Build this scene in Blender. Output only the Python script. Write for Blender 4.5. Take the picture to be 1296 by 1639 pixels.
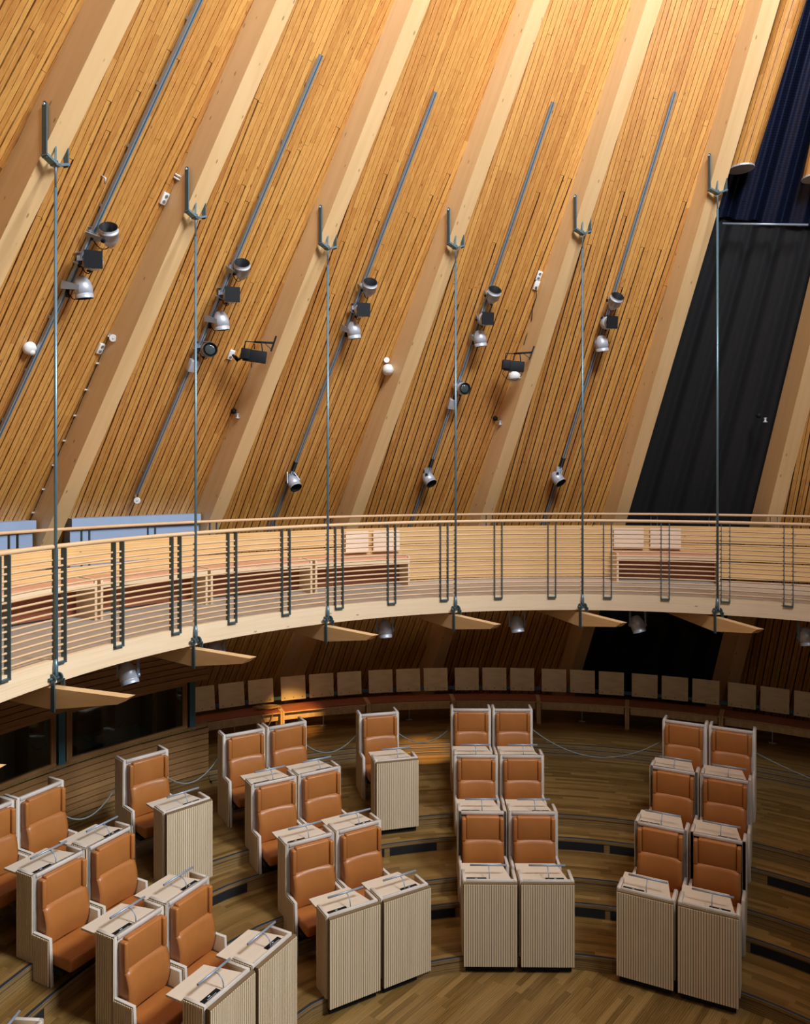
import bpy, bmesh, math, random
from mathutils import Vector, Matrix
random.seed(7)
PI = math.pi
for o in list(bpy.data.objects): bpy.data.objects.remove(o)
scn = bpy.context.scene
COL = scn.collection

# ------------------------------------------------------------------ camera
EYE = 5.75; FPX = 1250.0; CX0 = 648.0; HY = 755.0
cd = bpy.data.cameras.new('camera'); cam = bpy.data.objects.new('camera', cd); COL.objects.link(cam)
cam.location = (0, 0, EYE); cam.rotation_euler = (PI/2, 0, 0)
cd.sensor_fit = 'HORIZONTAL'; cd.sensor_width = 36.0
cd.lens = 36.0*FPX/1296.0; cd.shift_y = -(819.5-HY)/1296.0; cd.clip_end = 200
scn.camera = cam
# ------------------------------------------------------------------ light and exposure
scn.view_settings.view_transform = 'Standard'; scn.view_settings.look = 'None'
scn.view_settings.gamma = 1.0; scn.view_settings.use_curve_mapping = False
scn.view_settings.exposure = 0.0
w = bpy.data.worlds.new('world'); scn.world = w; w.use_nodes = True
bg = w.node_tree.nodes['Background']; bg.inputs[0].default_value = (0.75, 0.86, 1.0, 1); bg.inputs[1].default_value = 0.03
def area_light(name, loc, target, sx, sy, power, col):
    l = bpy.data.lights.new(name, 'AREA'); l.shape = 'RECTANGLE'; l.size = sx; l.size_y = sy; l.energy = power; l.color = col
    o = bpy.data.objects.new(name, l); COL.objects.link(o); o.location = loc
    o.rotation_euler = (Vector(target)-Vector(loc)).to_track_quat('-Z', 'Y').to_euler(); return o
def spot_light(name, loc, target, power, col, ang, blend=0.5, rad=0.04):
    l = bpy.data.lights.new(name, 'SPOT'); l.energy = power; l.color = col; l.spot_size = math.radians(ang); l.spot_blend = blend; l.shadow_soft_size = rad
    o = bpy.data.objects.new(name, l); COL.objects.link(o); o.location = loc
    o.rotation_euler = (Vector(target)-Vector(loc)).to_track_quat('-Z', 'Y').to_euler(); return o
area_light('skylight', (3.9, 1.5, 15.0), (2.2, 11.0, 12.6), 3.8, 2.8, 1060, (0.86, 0.90, 1.0)).data.spread = math.radians(100)
area_light('window_daylight', (7.8, 3.3, 12.8), (-6.5, 6.6, 3.0), 2.6, 3.0, 690, (0.84, 0.91, 1.0)).data.spread = math.radians(80)
area_light('opposite_window', (3.0, -1.6, 7.4), (2.0, 14.0, 2.5), 4.0, 1.6, 70, (0.95, 0.95, 1.0))
spot_light('warm_spot_bench', (-1.2, 12.1, 3.5), (-2.12, 14.6, 1.08), 950, (1.0, 0.58, 0.20), 21, 1.0)
spot_light('warm_spot_step', (0.80, 12.5, 3.5), (0.33, 13.72, 0.85), 620, (1.0, 0.58, 0.20), 22, 0.9)

# ------------------------------------------------------------------ materials
def nt(name):
    m = bpy.data.materials.new(name); m.use_nodes = True; t = m.node_tree; t.nodes.clear()
    out = t.nodes.new('ShaderNodeOutputMaterial'); b = t.nodes.new('ShaderNodeBsdfPrincipled')
    t.links.new(b.outputs[0], out.inputs[0]); return m, t, b
def N(t, k, **kw):
    n = t.nodes.new(k)
    for a, v in kw.items(): setattr(n, a, v)
    return n
def math_(t, op, a, b=None):
    n = N(t, 'ShaderNodeMath', operation=op)
    for i, v in enumerate((a, b)):
        if v is None: continue
        if isinstance(v, (int, float)): n.inputs[i].default_value = v
        else: t.links.new(v, n.inputs[i])
    return n.outputs[0]
def plain(name, col, rough=0.5, metal=0.0, var=0.06, scale=8.0, bump=0.0, spec=0.5):
    m, t, b = nt(name)
    tc = N(t, 'ShaderNodeTexCoord'); no = N(t, 'ShaderNodeTexNoise'); no.inputs['Scale'].default_value = scale; no.inputs['Detail'].default_value = 4
    t.links.new(tc.outputs['Object'], no.inputs['Vector'])
    mx = N(t, 'ShaderNodeMixRGB'); t.links.new(no.outputs['Fac'], mx.inputs[0])
    mx.inputs[1].default_value = tuple(max(0, c*(1-2*var)) for c in col)+(1,); mx.inputs[2].default_value = tuple(min(1, c*(1+2*var)) for c in col)+(1,)
    t.links.new(mx.outputs[0], b.inputs['Base Color']); b.inputs['Roughness'].default_value = rough; b.inputs['Metallic'].default_value = metal
    b.inputs['Specular IOR Level'].default_value = spec
    if bump:
        bp = N(t, 'ShaderNodeBump'); bp.inputs['Strength'].default_value = bump; bp.inputs['Distance'].default_value = 0.004
        n2 = N(t, 'ShaderNodeTexNoise'); n2.inputs['Scale'].default_value = scale*14; t.links.new(tc.outputs['Object'], n2.inputs['Vector'])
        t.links.new(n2.outputs['Fac'], bp.inputs['Height']); t.links.new(bp.outputs[0], b.inputs['Normal'])
    return m
def wood(name, dark, mid, light, coord='UV', bw=None, blen=2.4, rough=0.5, grain=1.0, stretch=(30, 1.6), knots=0.0, hue_var=0.35, axis='y', wave=0.38, spec=0.4, coat=0.0):
    """wood in metres: grain runs along v (UV) or along the given object axis; bw = board width for per-board variation"""
    m, t, b = nt(name)
    tc = N(t, 'ShaderNodeTexCoord'); sp = N(t, 'ShaderNodeSeparateXYZ'); t.links.new(tc.outputs[coord], sp.inputs[0])
    if coord == 'UV': u, v, w3 = sp.outputs[0], sp.outputs[1], None
    elif axis == 'z': u, v, w3 = sp.outputs[0], sp.outputs[2], sp.outputs[1]
    elif axis == 'x': u, v, w3 = sp.outputs[1], sp.outputs[0], sp.outputs[2]
    else: u, v, w3 = sp.outputs[0], sp.outputs[1], sp.outputs[2]
    rnd = None; vv = v
    if bw:
        bid = math_(t, 'FLOOR', math_(t, 'DIVIDE', u, bw))
        wn = N(t, 'ShaderNodeTexWhiteNoise', noise_dimensions='1D'); t.links.new(bid, wn.inputs['W'])
        seg = math_(t, 'FLOOR', math_(t, 'DIVIDE', math_(t, 'ADD', v, math_(t, 'MULTIPLY', wn.outputs[0], blen*3)), blen))
        wn2 = N(t, 'ShaderNodeTexWhiteNoise', noise_dimensions='2D'); cb = N(t, 'ShaderNodeCombineXYZ')
        t.links.new(bid, cb.inputs[0]); t.links.new(seg, cb.inputs[1]); t.links.new(cb.outputs[0], wn2.inputs['Vector']); rnd = wn2.outputs['Value']
        vv = math_(t, 'ADD', v, math_(t, 'MULTIPLY', rnd, 40.0))
    c = N(t, 'ShaderNodeCombineXYZ'); t.links.new(math_(t, 'MULTIPLY', u, stretch[0]), c.inputs[0]); t.links.new(math_(t, 'MULTIPLY', vv, stretch[1]), c.inputs[1])
    if w3 is not None: t.links.new(math_(t, 'MULTIPLY', w3, stretch[0]), c.inputs[2])
    n1 = N(t, 'ShaderNodeTexNoise'); n1.inputs['Scale'].default_value = 1.0; n1.inputs['Detail'].default_value = 5; n1.inputs['Distortion'].default_value = 1.2
    t.links.new(c.outputs[0], n1.inputs['Vector'])
    wv = N(t, 'ShaderNodeTexWave'); wv.inputs['Scale'].default_value = 0.55; wv.inputs['Distortion'].default_value = 7.0; wv.inputs['Detail'].default_value = 2
    t.links.new(c.outputs[0], wv.inputs['Vector'])
    g = math_(t, 'ADD', math_(t, 'MULTIPLY', n1.outputs['Fac'], 1-wave), math_(t, 'MULTIPLY', wv.outputs['Fac'], wave))
    if rnd is not None:
        g = math_(t, 'ADD', math_(t, 'MULTIPLY', g, 1-hue_var), math_(t, 'MULTIPLY', rnd, hue_var))
    g = math_(t, 'ADD', math_(t, 'MULTIPLY', math_(t, 'SUBTRACT', g, 0.5), grain), 0.5)
    cr = N(t, 'ShaderNodeValToRGB'); cr.color_ramp.elements[0].position = 0.22; cr.color_ramp.elements[1].position = 0.78
    cr.color_ramp.elements[0].color = dark+(1,); cr.color_ramp.elements[1].color = light+(1,)
    e = cr.color_ramp.elements.new(0.5); e.color = mid+(1,)
    t.links.new(g, cr.inputs[0]); outc = cr.outputs[0]
    if knots:
        vo = N(t, 'ShaderNodeTexVoronoi'); c2 = N(t, 'ShaderNodeCombineXYZ'); vo.inputs['Scale'].default_value = 1.0
        t.links.new(math_(t, 'MULTIPLY', u, 7.0), c2.inputs[0]); t.links.new(math_(t, 'MULTIPLY', vv, 3.0), c2.inputs[1])
        if w3 is not None: t.links.new(math_(t, 'MULTIPLY', w3, 7.0), c2.inputs[2])
        t.links.new(c2.outputs[0], vo.inputs['Vector'])
        k = N(t, 'ShaderNodeMapRange'); k.inputs['From Min'].default_value = knots*0.6; k.inputs['From Max'].default_value = knots; k.inputs['To Min'].default_value = 1; k.inputs['To Max'].default_value = 0
        t.links.new(vo.outputs['Distance'], k.inputs[0])
        mx = N(t, 'ShaderNodeMixRGB'); t.links.new(math_(t, 'MULTIPLY', k.outputs[0], 0.8), mx.inputs[0]); t.links.new(outc, mx.inputs[1])
        mx.inputs[2].default_value = tuple(x*0.42 for x in dark)+(1,); outc = mx.outputs[0]
    t.links.new(outc, b.inputs['Base Color']); b.inputs['Roughness'].default_value = rough; b.inputs['Specular IOR Level'].default_value = spec
    b.inputs['Coat Weight'].default_value = coat; b.inputs['Coat Roughness'].default_value = 0.42
    return m
M = {}
M['board'] = wood('pine board cladding', (0.34, 0.105, 0.012), (0.57, 0.255, 0.043), (0.68, 0.355, 0.085), bw=0.068, blen=2.6, rough=0.5, coat=0.7, stretch=(70, 6), knots=0.08, hue_var=0.18, grain=1.7, spec=0.8)
M['board_dark'] = plain('dark backing felt', (0.012, 0.010, 0.009), 0.95)
M['rib'] = wood('glulam spruce', (0.58, 0.35, 0.14), (0.68, 0.44, 0.20), (0.74, 0.51, 0.26), rough=0.5, spec=0.6, coat=0.4, stretch=(7, 0.5), knots=0.10, grain=0.55, wave=0.0)
M['fascia'] = wood('spruce fascia', (0.61, 0.44, 0.25), (0.73, 0.55, 0.345), (0.79, 0.63, 0.42), rough=0.5, stretch=(24, 0.9), knots=0.09, grain=0.6, wave=0.1)
M['oak'] = wood('oak floor planks', (0.12, 0.064, 0.016), (0.23, 0.132, 0.037), (0.33, 0.20, 0.066), bw=0.07, blen=1.1, rough=0.30, stretch=(26, 2.0), hue_var=0.4)
M['oak_edge'] = wood('oak riser', (0.14, 0.08, 0.027), (0.24, 0.145, 0.05), (0.32, 0.20, 0.078), rough=0.4, stretch=(22, 1.4), grain=0.8)
M['ash'] = wood('pale ash slats', (0.60, 0.46, 0.28), (0.73, 0.58, 0.38), (0.79, 0.66, 0.46), coord='Object', axis='z', rough=0.5, stretch=(12, 1.2), grain=0.5, wave=0.1)
M['ash_side'] = wood('pale ash sides', (0.60, 0.46, 0.28), (0.73, 0.58, 0.38), (0.79, 0.66, 0.46), coord='Object', axis='z', rough=0.5, stretch=(12, 1.2), grain=0.5, wave=0.1)
M['rim'] = plain('pale waxed edge', (0.62, 0.55, 0.47), 0.5, var=0.05)
M['table'] = wood('pale ash table leaf', (0.62, 0.48, 0.34), (0.74, 0.61, 0.46), (0.80, 0.68, 0.54), coord='Object', axis='x', rough=0.42, stretch=(20, 1.2), grain=0.3, wave=0.0)
M['inner'] = plain('tan ash inner face', (0.48, 0.33, 0.19), 0.5, var=0.08)
M['groove'] = plain('shadow groove ash', (0.20, 0.13, 0.06), 0.8)
M['leather'] = plain('tan leather', (0.42, 0.150, 0.035), 0.38, var=0.10, scale=5.0, bump=0.25, spec=0.45)
M['leather_seam'] = plain('dark leather seam', (0.10, 0.03, 0.012), 0.7)
M['steel'] = plain('blue grey painted steel', (0.055, 0.10, 0.115), 0.38, 0.25)
M['rodsteel'] = plain('blue grey hanger steel', (0.12, 0.20, 0.24), 0.33, 0.45)
M['track'] = plain('grey blue track aluminium', (0.30, 0.36, 0.42), 0.35, 0.5)
M['silver'] = plain('silver lamp housing', (0.47, 0.50, 0.54), 0.42, 0.35)
M['chrome'] = plain('brushed steel tube', (0.34, 0.40, 0.47), 0.42, 0.35, var=0.01)
M['black'] = plain('black metal', (0.010, 0.011, 0.012), 0.6, spec=0.15)
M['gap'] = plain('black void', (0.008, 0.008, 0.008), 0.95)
M['white'] = plain('white plastic', (0.74, 0.73, 0.68), 0.45)
M['lens'] = plain('dark glass lens', (0.05, 0.06, 0.06), 0.08)
M['deck'] = plain('grey beige deck flooring', (0.52, 0.45, 0.36), 0.6, var=0.03)
M['paleblue'] = plain('pale blue panel', (0.27, 0.35, 0.48), 0.5, var=0.02)
M['ply'] = wood('birch plywood', (0.60, 0.46, 0.22), (0.71, 0.56, 0.30), (0.78, 0.64, 0.37), coord='UV', rough=0.42, stretch=(1.2, 14), grain=0.6)
M['ply_pale'] = plain('pale birch plywood', (0.78, 0.62, 0.46), 0.5, var=0.03)
M['beech'] = wood('beech bench frame', (0.52, 0.34, 0.15), (0.64, 0.44, 0.22), (0.72, 0.53, 0.29), coord='UV', rough=0.42, stretch=(2, 14), grain=0.7)
M['redleather'] = plain('red brown bench leather', (0.30, 0.085, 0.035), 0.45, var=0.06)
M['pinkseat'] = plain('pink tan bench leather', (0.62, 0.30, 0.17), 0.5, var=0.05)
M['parapet'] = wood('pine parapet boards', (0.55, 0.30, 0.10), (0.70, 0.43, 0.17), (0.77, 0.52, 0.24), rough=0.45, stretch=(20, 1.0), knots=0.08, grain=0.8)
M['rail'] = plain('beech handrail', (0.60, 0.39, 0.21), 0.42, var=0.07, scale=3)
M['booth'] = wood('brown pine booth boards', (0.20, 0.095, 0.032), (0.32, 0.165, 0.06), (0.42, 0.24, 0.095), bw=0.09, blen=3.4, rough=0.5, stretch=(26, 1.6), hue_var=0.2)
M['teal'] = plain('teal painted steel', (0.05, 0.14, 0.17), 0.45, 0.1)
M['rope'] = plain('grey rope', (0.20, 0.225, 0.21), 0.8)
M['cable'] = plain('tan rubber cable', (0.35, 0.22, 0.10), 0.7)
M['nosing'] = plain('black stair nosing', (0.02, 0.025, 0.03), 0.5)
M['alu'] = plain('aluminium stair edge', (0.22, 0.21, 0.19), 0.5, 0.3)
M['glow'] = plain('pale display letters', (0.60, 0.68, 0.72), 0.5)
def curtain_mat():
    m, t, b = nt('dark blue black curtain')
    tc = N(t, 'ShaderNodeTexCoord'); wv = N(t, 'ShaderNodeTexWave', bands_direction='Y'); wv.inputs['Scale'].default_value = 9.0; wv.inputs['Distortion'].default_value = 0.3
    t.links.new(tc.outputs['UV'], wv.inputs['Vector'])
    mx = N(t, 'ShaderNodeMixRGB'); mx.inputs[1].default_value = (0.0005, 0.0012, 0.004, 1); mx.inputs[2].default_value = (0.0015, 0.006, 0.030, 1)
    t.links.new(wv.outputs['Fac'], mx.inputs[0]); t.links.new(mx.outputs[0], b.inputs['Base Color']); b.inputs['Roughness'].default_value = 0.45
    b.inputs['Sheen Weight'].default_value = 0.0
    return m
M['curtain'] = curtain_mat()
def glass_mat():
    m, t, b = nt('booth window glass'); out = t.nodes['Material Output']
    tr = N(t, 'ShaderNodeBsdfTransparent'); tr.inputs[0].default_value = (0.55, 0.62, 0.62, 1)
    gl = N(t, 'ShaderNodeBsdfGlossy'); gl.inputs['Roughness'].default_value = 0.05; gl.inputs[0].default_value = (0.8, 0.95, 0.95, 1)
    mx = N(t, 'ShaderNodeMixShader'); mx.inputs[0].default_value = 0.09
    t.links.new(tr.outputs[0], mx.inputs[1]); t.links.new(gl.outputs[0], mx.inputs[2]); t.links.new(mx.outputs[0], out.inputs[0]); t.nodes.remove(b); return m
M['glass'] = glass_mat()

# ------------------------------------------------------------------ mesh helpers
class MB:
    def __init__(s): s.v = []; s.f = []; s.uv = []; s.mi = []; s.smooth = []
    def vert(s, p): s.v.append(tuple(p)); return len(s.v)-1
    def face(s, idx, uv=None, mi=0, sm=False):
        s.f.append(tuple(idx)); s.uv.append(uv if uv else [(0, 0)]*len(idx)); s.mi.append(mi); s.smooth.append(sm)
    def quad(s, a, b, c, d, uv=None, mi=0):
        i = [s.vert(p) for p in (a, b, c, d)]; s.face(i, uv, mi)
    def hexa(s, p, mi=0, uvb=None):
        """8 corners: bottom 0-3, top 4-7 (ccw); uv: u along 0-1, v along 0-4"""
        b = [s.vert(q) for q in p]
        P = [Vector(q) for q in p]
        for fc in ((0, 1, 5, 4), (1, 2, 6, 5), (2, 3, 7, 6), (3, 0, 4, 7), (4, 5, 6, 7), (3, 2, 1, 0)):
            a, c, d, e = fc
            if uvb is None:
                lu = (P[c]-P[a]).length; lv = (P[e]-P[a]).length; o = 0.013*a
                uv = [(o, 0), (o+lu, 0), (o+lu, lv), (o, lv)]
            else: uv = [uvb[a], uvb[c], uvb[d], uvb[e]]
            s.face([b[a], b[c], b[d], b[e]], uv, mi)
    def box(s, x0, x1, y0, y1, z0, z1, mi=0, T=None):
        p = [(x0, y0, z0), (x1, y0, z0), (x1, y1, z0), (x0, y1, z0), (x0, y0, z1), (x1, y0, z1), (x1, y1, z1), (x0, y1, z1)]
        if T is not None: p = [T @ Vector(q) for q in p]
        s.hexa(p, mi)
    def bar(s, a, b, wx, wy, up=(0, 0, 1), mi=0):
        a = Vector(a); b = Vector(b); d = (b-a).normalized(); x = d.cross(Vector(up))
        if x.length < 1e-4: x = d.cross(Vector((0, 1, 0)))
        x.normalize(); y = x.cross(d)
        x = x*wx/2; y = y*wy/2
        s.hexa([a-x-y, a+x-y, a+x+y, a-x+y, b-x-y, b+x-y, b+x+y, b-x+y], mi)
    def tube(s, pts, r, n=8, mi=0, caps=True, closed=False):
        pts = [Vector(p) for p in pts]; rings = []; L = 0
        prevx = None
        for i, p in enumerate(pts):
            if i == 0: d = pts[1]-p
            elif i == len(pts)-1: d = p-pts[-2]
            else: d = pts[i+1]-pts[i-1]
            d.normalize()
            if prevx is None:
                x = d.cross(Vector((0, 0, 1)));
                if x.length < 1e-3: x = d.cross(Vector((0, 1, 0)))
            else: x = prevx - d*prevx.dot(d)
            x.normalize(); prevx = x; y = d.cross(x)
            rr = r[i] if isinstance(r, (list, tuple)) else r
            rings.append([s.vert(p + x*math.cos(2*PI*k/n)*rr + y*math.sin(2*PI*k/n)*rr) for k in range(n)])
        for i in range(len(rings)-1):
            l = (pts[i+1]-pts[i]).length
            for k in range(n):
                s.face([rings[i][k], rings[i][(k+1) % n], rings[i+1][(k+1) % n], rings[i+1][k]], [(k*.01, L), (k*.01+.01, L), (k*.01+.01, L+l), (k*.01, L+l)], mi, True)
            L += l
        if caps: s.face(rings[0][::-1], None, mi); s.face(rings[-1], None, mi)
    def lathe(s, prof, n=20, T=None, mi=0, cap0=True, cap1=True, sm=True):
        rings = []
        for r, z in prof:
            ring = []
            for k in range(n):
                p = Vector((r*math.cos(2*PI*k/n), r*math.sin(2*PI*k/n), z))
                if T is not None: p = T @ p
                ring.append(s.vert(p))
            rings.append(ring)
        for i in range(len(rings)-1):
            for k in range(n):
                s.face([rings[i][k], rings[i][(k+1) % n], rings[i+1][(k+1) % n], rings[i+1][k]], None, mi, sm)
        if cap0: s.face(rings[0][::-1], None, mi)
        if cap1: s.face(rings[-1], None, mi)
    def poly_prism(s, pts, off, mi=0):
        """pts: list of 3d points (planar polygon), extruded by off"""
        off = Vector(off); a = [s.vert(p) for p in pts]; b = [s.vert(Vector(p)+off) for p in pts]; n = len(pts)
        s.face(a[::-1], None, mi); s.face(b, None, mi)
        for i in range(n): s.face([a[i], a[(i+1) % n], b[(i+1) % n], b[i]], None, mi)
    def mesh(s, name, mats):
        me = bpy.data.meshes.new(name); me.from_pydata(s.v, [], s.f)
        for m in (mats if isinstance(mats, (list, tuple)) else [mats]): me.materials.append(m)
        ul = me.uv_layers.new(name='UVMap'); k = 0
        for pi, p in enumerate(me.polygons):
            p.material_index = s.mi[pi]; p.use_smooth = s.smooth[pi]
            for j in range(len(p.vertices)): ul.data[k].uv = s.uv[pi][j]; k += 1
        bm = bmesh.new(); bm.from_mesh(me); bmesh.ops.recalc_face_normals(bm, faces=bm.faces); bm.to_mesh(me); bm.free()
        return me
    def build(s, name, mats, parent=None, bevel=0.0, seg=2):
        me = s.mesh(name, mats)
        if bevel: bevel_mesh(me, bevel, seg)
        o = bpy.data.objects.new(name, me); COL.objects.link(o)
        if parent: o.parent = parent
        return o
def bevel_mesh(me, w_, seg):
    bm = bmesh.new(); bm.from_mesh(me)
    bmesh.ops.remove_doubles(bm, verts=bm.verts, dist=1e-5)
    es = [e for e in bm.edges if len(e.link_faces) == 2 and e.calc_face_angle(0) > 0.5]
    bmesh.ops.bevel(bm, geom=es, offset=w_, segments=seg, profile=0.5, affect='EDGES')
    for f in bm.faces: f.smooth = True
    bm.to_mesh(me); bm.free()
def thing(name, label, cat, loc=(0, 0, 0), rz=0.0, group=None):
    o = bpy.data.objects.new(name, None); COL.objects.link(o); o.location = loc; o.rotation_euler = (0, 0, rz); o.empty_display_size = 0.2
    o['label'] = label; o['category'] = cat
    if group: o['group'] = group
    return o
def tag(o, label, cat, group=None):
    o['label'] = label; o['category'] = cat
    if group: o['group'] = group
    return o
def struct(o): o['kind'] = 'structure'; return o
def dup(root, loc=None, rz=None, label=None, group=None):
    r = root.copy(); COL.objects.link(r)
    if loc is not None: r.location = loc
    if rz is not None: r.rotation_euler = (0, 0, rz)
    if label: r['label'] = label
    if group: r['group'] = group
    for ch in list(root.children):
        c = ch.copy(); COL.objects.link(c); c.parent = r
        for g in list(ch.children):
            d = g.copy(); COL.objects.link(d); d.parent = c
    return r
def pol(c, r, deg, z): a = math.radians(deg); return Vector((c[0]+r*math.sin(a), c[1]+r*math.cos(a), z))
def arc(c, r, a0, a1, z, n): return [pol(c, r, a0+(a1-a0)*i/n, z) for i in range(n+1)]
def ray(px, py, D): return Vector(((px-CX0)/FPX*D, D, EYE-(py-HY)/FPX*D))

# ------------------------------------------------------------------ layout constants (metres)
C = (1.435, 5.32)            # centre of the assembly floor
BC = (2.386, 5.612); BR = 6.227   # inner edge of the balcony
OC = (2.92, 4.58); OR = 9.17      # outer parapet of the balcony
APEX = Vector((6.3816, 3.75, 18.189+EYE))
RC = (1.176, 6.049); RR = 10.59   # rib feet at z = .95
DECK = EYE-1.875
def dl(deg):
    return -0.26*min(1.4, max(0.0, (-40-deg)/27.0))
# ------------------------------------------------------------------ floor and terraces
def ring(name, r0, r1, z0, z1, a0=-115, a1=100, n=86, mat=None, skip=()):
    b = MB()
    for i in range(n):
        t0 = a0+(a1-a0)*i/n; t1 = a0+(a1-a0)*(i+1)/n
        pa = pol(C, r0+dl(t0), t0, z1); pb = pol(C, r0+dl(t1), t1, z1); pc = pol(C, r1+dl(t1), t1, z1); pd = pol(C, r1+dl(t0), t0, z1)
        L0 = math.radians(t0)*(r0+r1)/2; L1 = math.radians(t1)*(r0+r1)/2
        b.quad(pa, pb, pc, pd, [(r0, L0), (r0, L1), (r1, L1), (r1, L0)])
        qa = pa.copy(); qa.z = z0; qb = pb.copy(); qb.z = z0
        b.quad(qa, qb, pb, pa, [(0, L0), (0, L1), (z1-z0, L1), (z1-z0, L0)], 1)
    return struct(b.build(name, [mat or M['oak'], M['oak_edge']]))
b = MB()   # the low floor: diagonal planks
ca, sa = math.cos(math.radians(50)), math.sin(math.radians(50))
def fuv(p): return (-p[0]*sa+p[1]*ca, p[0]*ca+p[1]*sa)
nn = 64; ctr = b.vert((C[0], C[1], 0)); rim = [b.vert(pol(C, 4.2, 360*i/nn, 0)) for i in range(nn)]
for i in range(nn):
    ps = [Vector(b.v[ctr]), Vector(b.v[rim[(i+1) % nn]]), Vector(b.v[rim[i]])]
    b.face([ctr, rim[(i+1) % nn], rim[i]], [fuv(p) for p in ps])
struct(b.build('floor', M['oak']))
LV = [(3.74, 4.62, 0.0, 0.16), (4.55, 4.95, 0.16, 0.32), (4.85, 5.72, 0.32, 0.48), (5.62, 6.1, 0.48, 0.64), (5.99, 8.7, 0.64, 0.80), (8.60, 13.5, 0.80, 0.92)]
for (r0, r1, z0, z1) in LV: ring('floor', r0, r1, z0, z1)
def nosings(r0, z1, n=86, a0=-115, a1=100):
    b = MB()
    for i in range(n):
        t0 = a0+(a1-a0)*i/n; t1 = a0+(a1-a0)*(i+1)/n
        for (d0, d1, zz, mi) in ((0.0, 0.008, 0.003, 1), (0.008, 0.042, 0.004, 0)):
            b.hexa([pol(C, r0+dl(t0)+d0, t0, z1-.002), pol(C, r0+dl(t1)+d0, t1, z1-.002), pol(C, r0+dl(t1)+d1, t1, z1-.002), pol(C, r0+dl(t0)+d1, t0, z1-.002),
                    pol(C, r0+dl(t0)+d0, t0, z1+zz), pol(C, r0+dl(t1)+d0, t1, z1+zz), pol(C, r0+dl(t1)+d1, t1, z1+zz), pol(C, r0+dl(t0)+d1, t0, z1+zz)], mi)
        b.quad(pol(C, r0+dl(t0)-.004, t0, z1-.042), pol(C, r0+dl(t1)-.004, t1, z1-.042), pol(C, r0+dl(t1)-.004, t1, z1-.036), pol(C, r0+dl(t0)-.004, t0, z1-.036), None, 0)
    struct(b.build('trim_1', [M['nosing'], M['alu']]))
for (r0, r1, z0, z1) in LV[:5]: nosings(r0, z1)
# two low strips in front of the bench platform
for (r0, r1, z0, z1) in ((8.36, 8.50, 0.80, 0.838), (8.48, 8.64, 0.838, 0.88)): ring('floor', r0, r1, z0, z1, -32.5, 100, 80, M['oak_edge'])
for (r0, z1) in ((8.36, .838), (8.48, .88), (8.60, .92)): nosings(r0, z1, 80, -32.5, 100)
# ventilation openings in the half-step risers: flat black quads paint the shade inside them
b = MB()
for (r0, z0) in ((4.55, 0.16), (5.62, 0.48)):
    for (a0, a1) in ((-53.5, -46), (-43, -37.4), (-22.5, -17.8), (-17.0, -10.2), (6.6, 13.5), (14.3, 18.6), (34.5, 44), (45, 60), (-80, -66)):
        rr = r0-.006; n = 6
        for i in range(n):
            t0 = a0+(a1-a0)*i/n; t1 = a0+(a1-a0)*(i+1)/n
            b.quad(pol(C, rr+dl(t0), t0, z0+.012), pol(C, rr+dl(t1), t1, z0+.012), pol(C, rr+dl(t1), t1, z0+.118), pol(C, rr+dl(t0), t0, z0+.118))
struct(b.build('trim_3', M['gap']))

# ------------------------------------------------------------------ ribs and board cladding
FR = [(-3.467, 7.739, 3.174), (-2.524, 9.443, 3.201), (-1.072, 10.788, 3.217), (0.762, 11.628, 3.466), (2.677, 11.827, 3.741), (4.586, 11.444, 4.214)]
RW, RD, RDT = 0.2464, 0.361, -0.0098
ribs = {}
for i in range(-2, 20):
    if 0 <= i <= 5: F = Vector((FR[i][0], FR[i][1], FR[i][2]+EYE))
    else:
        ang = -68.9+16.28*i
        q = pol(RC, RR, ang, 0.95); k = 0.37; F = q+(APEX-q)*k
    u = (APEX-F).normalized(); s_ = Vector((0, 0, 1)).cross(u).normalized()
    if i <= 9 and i >= -2:
        if s_.x*math.cos(math.radians(-68.9+16.28*i))-s_.y*math.sin(math.radians(-68.9+16.28*i)) < 0: s_ = -s_
    else:
        a = math.radians(-68.9+16.28*i)
        if s_.dot(Vector((math.cos(a), -math.sin(a), 0))) < 0: s_ = -s_
    n_ = s_.cross(u)
    if n_.z > 0: n_ = -n_
    ribs[i] = (F, u, n_, s_)
def rib_pt(i, z, side=0, depth=0.0):
    F, u, n_, s_ = ribs[i]; k = (z-F.z)/u.z; d = (RD+RDT*k)*depth
    return F+u*k+s_*side*RW/2-n_*d
ZTOP = 17.2
RIBLAB = {0: 'pale laminated timber rib at far left with the largest steel fork bracket', 1: 'laminated timber rib with clipped cable down its left edge', 2: 'laminated timber rib carrying the left black wall projector',
          3: 'laminated timber rib beside the white domed wall camera', 4: 'laminated timber rib carrying the right black wall projector', 5: 'pale laminated timber rib bordering the dark curtained bay', 6: 'dim laminated timber rib right of the dark curtained bay'}
for i in range(-2, 20):
    b = MB(); zs = [0.6, 4, 8, 12, ZTOP]; rows = []
    F, u, n_, s_ = ribs[i]; ks = []
    for z in zs:
        ks.append((z-F.z)/u.z)
        rows.append([rib_pt(i, z, -1, 1.25), rib_pt(i, z, -1, 0), rib_pt(i, z, 1, 0), rib_pt(i, z, 1, 1.25)])
    us = [0, 0.45, 0.70, 1.15, 1.4]
    for j in range(len(zs)-1):
        for k in range(4):
            k2 = (k+1) % 4
            b.quad(rows[j][k], rows[j][k2], rows[j+1][k2], rows[j+1][k], [(us[k]+i*3.3, ks[j]), (us[k+1]+i*3.3, ks[j]), (us[k+1]+i*3.3, ks[j+1]), (us[k]+i*3.3, ks[j+1])])
    b.quad(*rows[-1]); b.quad(*rows[0])
    if 0 <= i <= 6: tag(b.build('timber_rib', M['rib']), RIBLAB[i], 'beam', 'laminated ribs of the leaning wall')
    else: struct(b.build('trim_4', M['rib']))
BW = 0.068
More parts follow.
